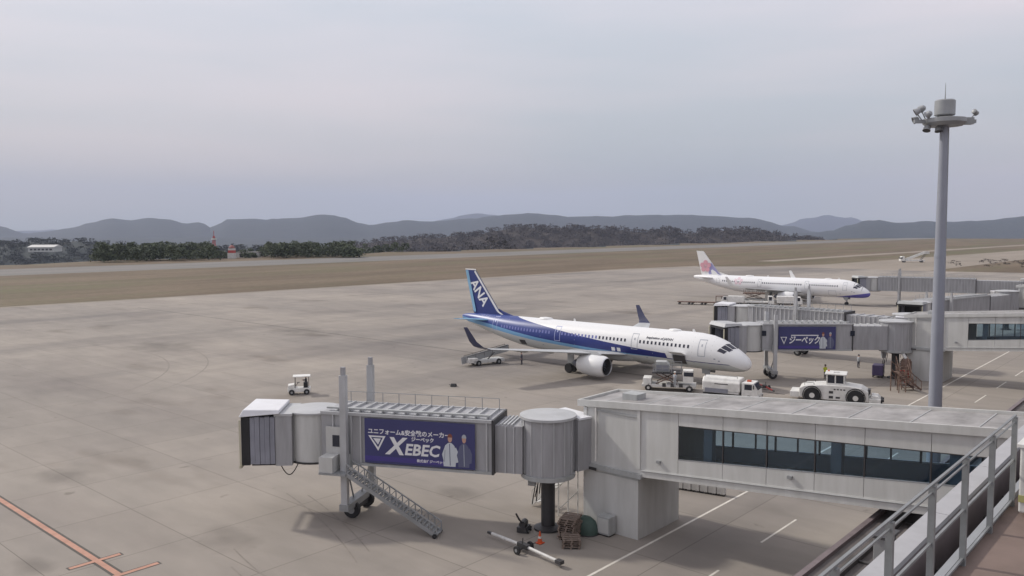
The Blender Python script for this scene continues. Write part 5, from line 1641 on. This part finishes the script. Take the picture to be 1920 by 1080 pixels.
# gear around the white airliner
def dolly(loc, rz, label, grp):
    t = thing('baggage_dolly', label, 'dolly', loc, rz, grp)
    MB().box(-1.5, 1.5, -.8, .8, .5, .7).build('deck', rust, t)
    MB().bar((1.5, 0, .5), (2.4, 0, .35), .08, .08).build('drawbar', dark, t)
    for x in (-1.1, 1.1):
        for y in (-.7, .7): wheel(t, x, y, .24, .14, steel, .4)
    return t
d0 = Vector((170.9, 99.0, 0)); d1 = Vector((174.2, 90.8, 0)); dd = (d1 - d0)
nm = ['farthest left empty brown dolly of the train behind the white airliner', 'middle empty brown dolly of the train behind the white airliner', 'right hand empty brown dolly of the train, nearest the vehicles']
for k in range(3):
    p = d0 + dd * ((k + .5) / 3)
    dolly(p, atan2(dd.y, dd.x), nm[k], 'train of baggage dollies')
def van(loc, rz, label, L=5.0, Hh=2.2, col=None, box=None):
    t = thing('service_truck', label, 'truck', loc, rz)
    MB().box(-L / 2, L / 2 - 1.4, -1.0, 1.0, .75, Hh if box is None else box).build('cargo_body', col or white, t, bevel=.05)
    MB().prism([(L / 2 - 1.35, .55), (L / 2 - 1.35, Hh - .1), (L / 2 - .4, Hh - .1), (L / 2, 1.3), (L / 2 + .05, .55)], -.98, .98).build('cab', white, t, bevel=.05)
    m = MB(); m.add([(L / 2 - .36, -.85, Hh - .16), (L / 2 - .36, .85, Hh - .16), (L / 2 + .01, .85, 1.34), (L / 2 + .01, -.85, 1.34)], [(0, 1, 2, 3)]); m.build('windscreen', glassd, t)
    for y in (-.99, .982): MB().box(L / 2 - 1.15, L / 2 - .5, y, y + .008, 1.3, Hh - .25).build('side_window', glassd, t)
    MB().box(-L / 2, L / 2 - .1, -.7, .7, .45, .55).build('chassis', dark, t)
    for x in (-L / 2 + .9, L / 2 - .8):
        for y in (-.85, .85): wheel(t, x, y, .38, .25, whited, .45)
    return t
van((176.0, 87.6, 0), radians(110), 'white box van beside the tail of the white airliner')
van((178.6, 82.4, 0), radians(-64), 'white flatbed lorry with empty low deck below the rear of the white airliner', 6.5, 2.4, box=1.1)
van((181.5, 76.5, 0), radians(-64), 'white service lorry in front of the flatbed, partly hidden behind the parked bridge', 5.5, 2.3)
t = thing('container_loader', 'brown and grey hold loader with raised deck under the rear of the white airliner', 'loader', (188.3, 87.6, 0), radians(-75))
MB().box(-3.2, 3.2, -1.2, 1.2, .5, .8).build('chassis', panel2, t)
MB().box(-3.0, 2.2, -1.2, 1.2, 1.9, 2.15).build('platform', rust, t)
m = MB()
for y in (-1.1, 1.1):
    m.bar((-2.4, y, .8), (1.2, y, 1.9), .14, .14); m.bar((1.2, y, .8), (-2.4, y, 1.9), .14, .14)
    for k in range(6): m.bar((-2.8 + k, y, 2.15), (-2.8 + k, y, 3.0), .07, .07)
    m.bar((-2.8, y, 3.0), (2.2, y, 3.0), .07, .07)
m.build('arms_and_rails', rust, t)
MB().box(2.25, 3.2, -1.2, .2, .8, 2.6).build('cab', whited, t, bevel=.04)
for x in (-2.4, 2.4):
    for y in (-1.0, 1.0): wheel(t, x, y, .42, .3, steel, .4)
t = thing('cart_cluster', 'dark jumble of an open cart with upright posts left of the white box van', 'cart', (175.2, 90.0, 0), radians(-60))
MB().box(-1.4, 1.4, -.8, .8, .55, .75).build('deck', dark, t)
m = MB()
for x in (-1.3, 0, 1.3):
    for y in (-.75, .75): m.bar((x, y, .75), (x, y, 2.0), .1, .1)
m.box(-1.4, 1.4, -.8, .8, 2.0, 2.1)
m.build('canopy_frame', rust, t)
for x in (-1.0, 1.0):
    for y in (-.7, .7): wheel(t, x, y, .27, .15, steel, .4)

# far vehicle with a slanted stair on the airfield
t = thing('stair_truck', 'white passenger stair truck parked far out on the grass taxiway at the right', 'stair truck', (452.0, 125.5, 0), atan2(-11, 8))
MB().box(-5.5, 5.0, -1.2, 1.2, .7, 1.3).build('chassis', white, t)
MB().prism([(-7.0, .7), (-7.0, 2.4), (-6.2, 3.1), (-5.0, 3.1), (-5.0, .7)], -1.25, 1.25).build('cab', white, t, bevel=.06)
MB().box(-7.05, -6.0, -1.27, 1.27, 1.9, 2.6).build('cab_window', glassd, t)
m = MB(); m.bar((-4.2, -1.1, 1.4), (5.0, -1.1, 5.0), .2, .9); m.bar((-4.2, 1.1, 1.4), (5.0, 1.1, 5.0), .2, .9)
m.build('stair_sides', white, t)
m = MB(); m.box(4.9, 7.0, -1.3, 1.3, 4.3, 4.5); m.box(4.9, 7.0, -1.3, -1.2, 4.5, 5.6); m.box(4.9, 7.0, 1.2, 1.3, 4.5, 5.6)
m.build('top_platform', whited, t)
me = MB().box(-.2, .2, -1.0, 1.0, -.04, .04).mesh('step', dark)
for k in range(12): inst(me, 'step', t, Matrix.Translation((-3.8 + k * .75, 0, 1.5 + k * .29)))
m = MB(); m.bar((3.2, -.9, 1.3), (5.6, -.9, 4.3), .2, .2); m.bar((3.2, .9, 1.3), (5.6, .9, 4.3), .2, .2); m.build('lift_props', dark, t)
for x in (-5.0, 3.6):
    for y in (-1.05, 1.05): wheel(t, x, y, .55, .35, steel, .4)

# ------------------------------------------------------------------ air
hz = MB().box(-17000, 17000, -17000, 17000, -160, 900).build('haze', white)
hz['kind'] = 'stuff'
hm_ = bpy.data.materials.new('haze_air')
hm_.use_nodes = True
ht = hm_.node_tree; ht.nodes.clear()
ho = N(ht, 'ShaderNodeOutputMaterial'); hv = N(ht, 'ShaderNodeVolumePrincipled')
hv.inputs['Density'].default_value = 0.000078
hv.inputs['Color'].default_value = (.68, .76, 1.0, 1)
hv.inputs['Anisotropy'].default_value = 0.0
ht.links.new(hv.outputs[0], ho.inputs['Volume'])
hz.data.materials.clear(); hz.data.materials.append(hm_)
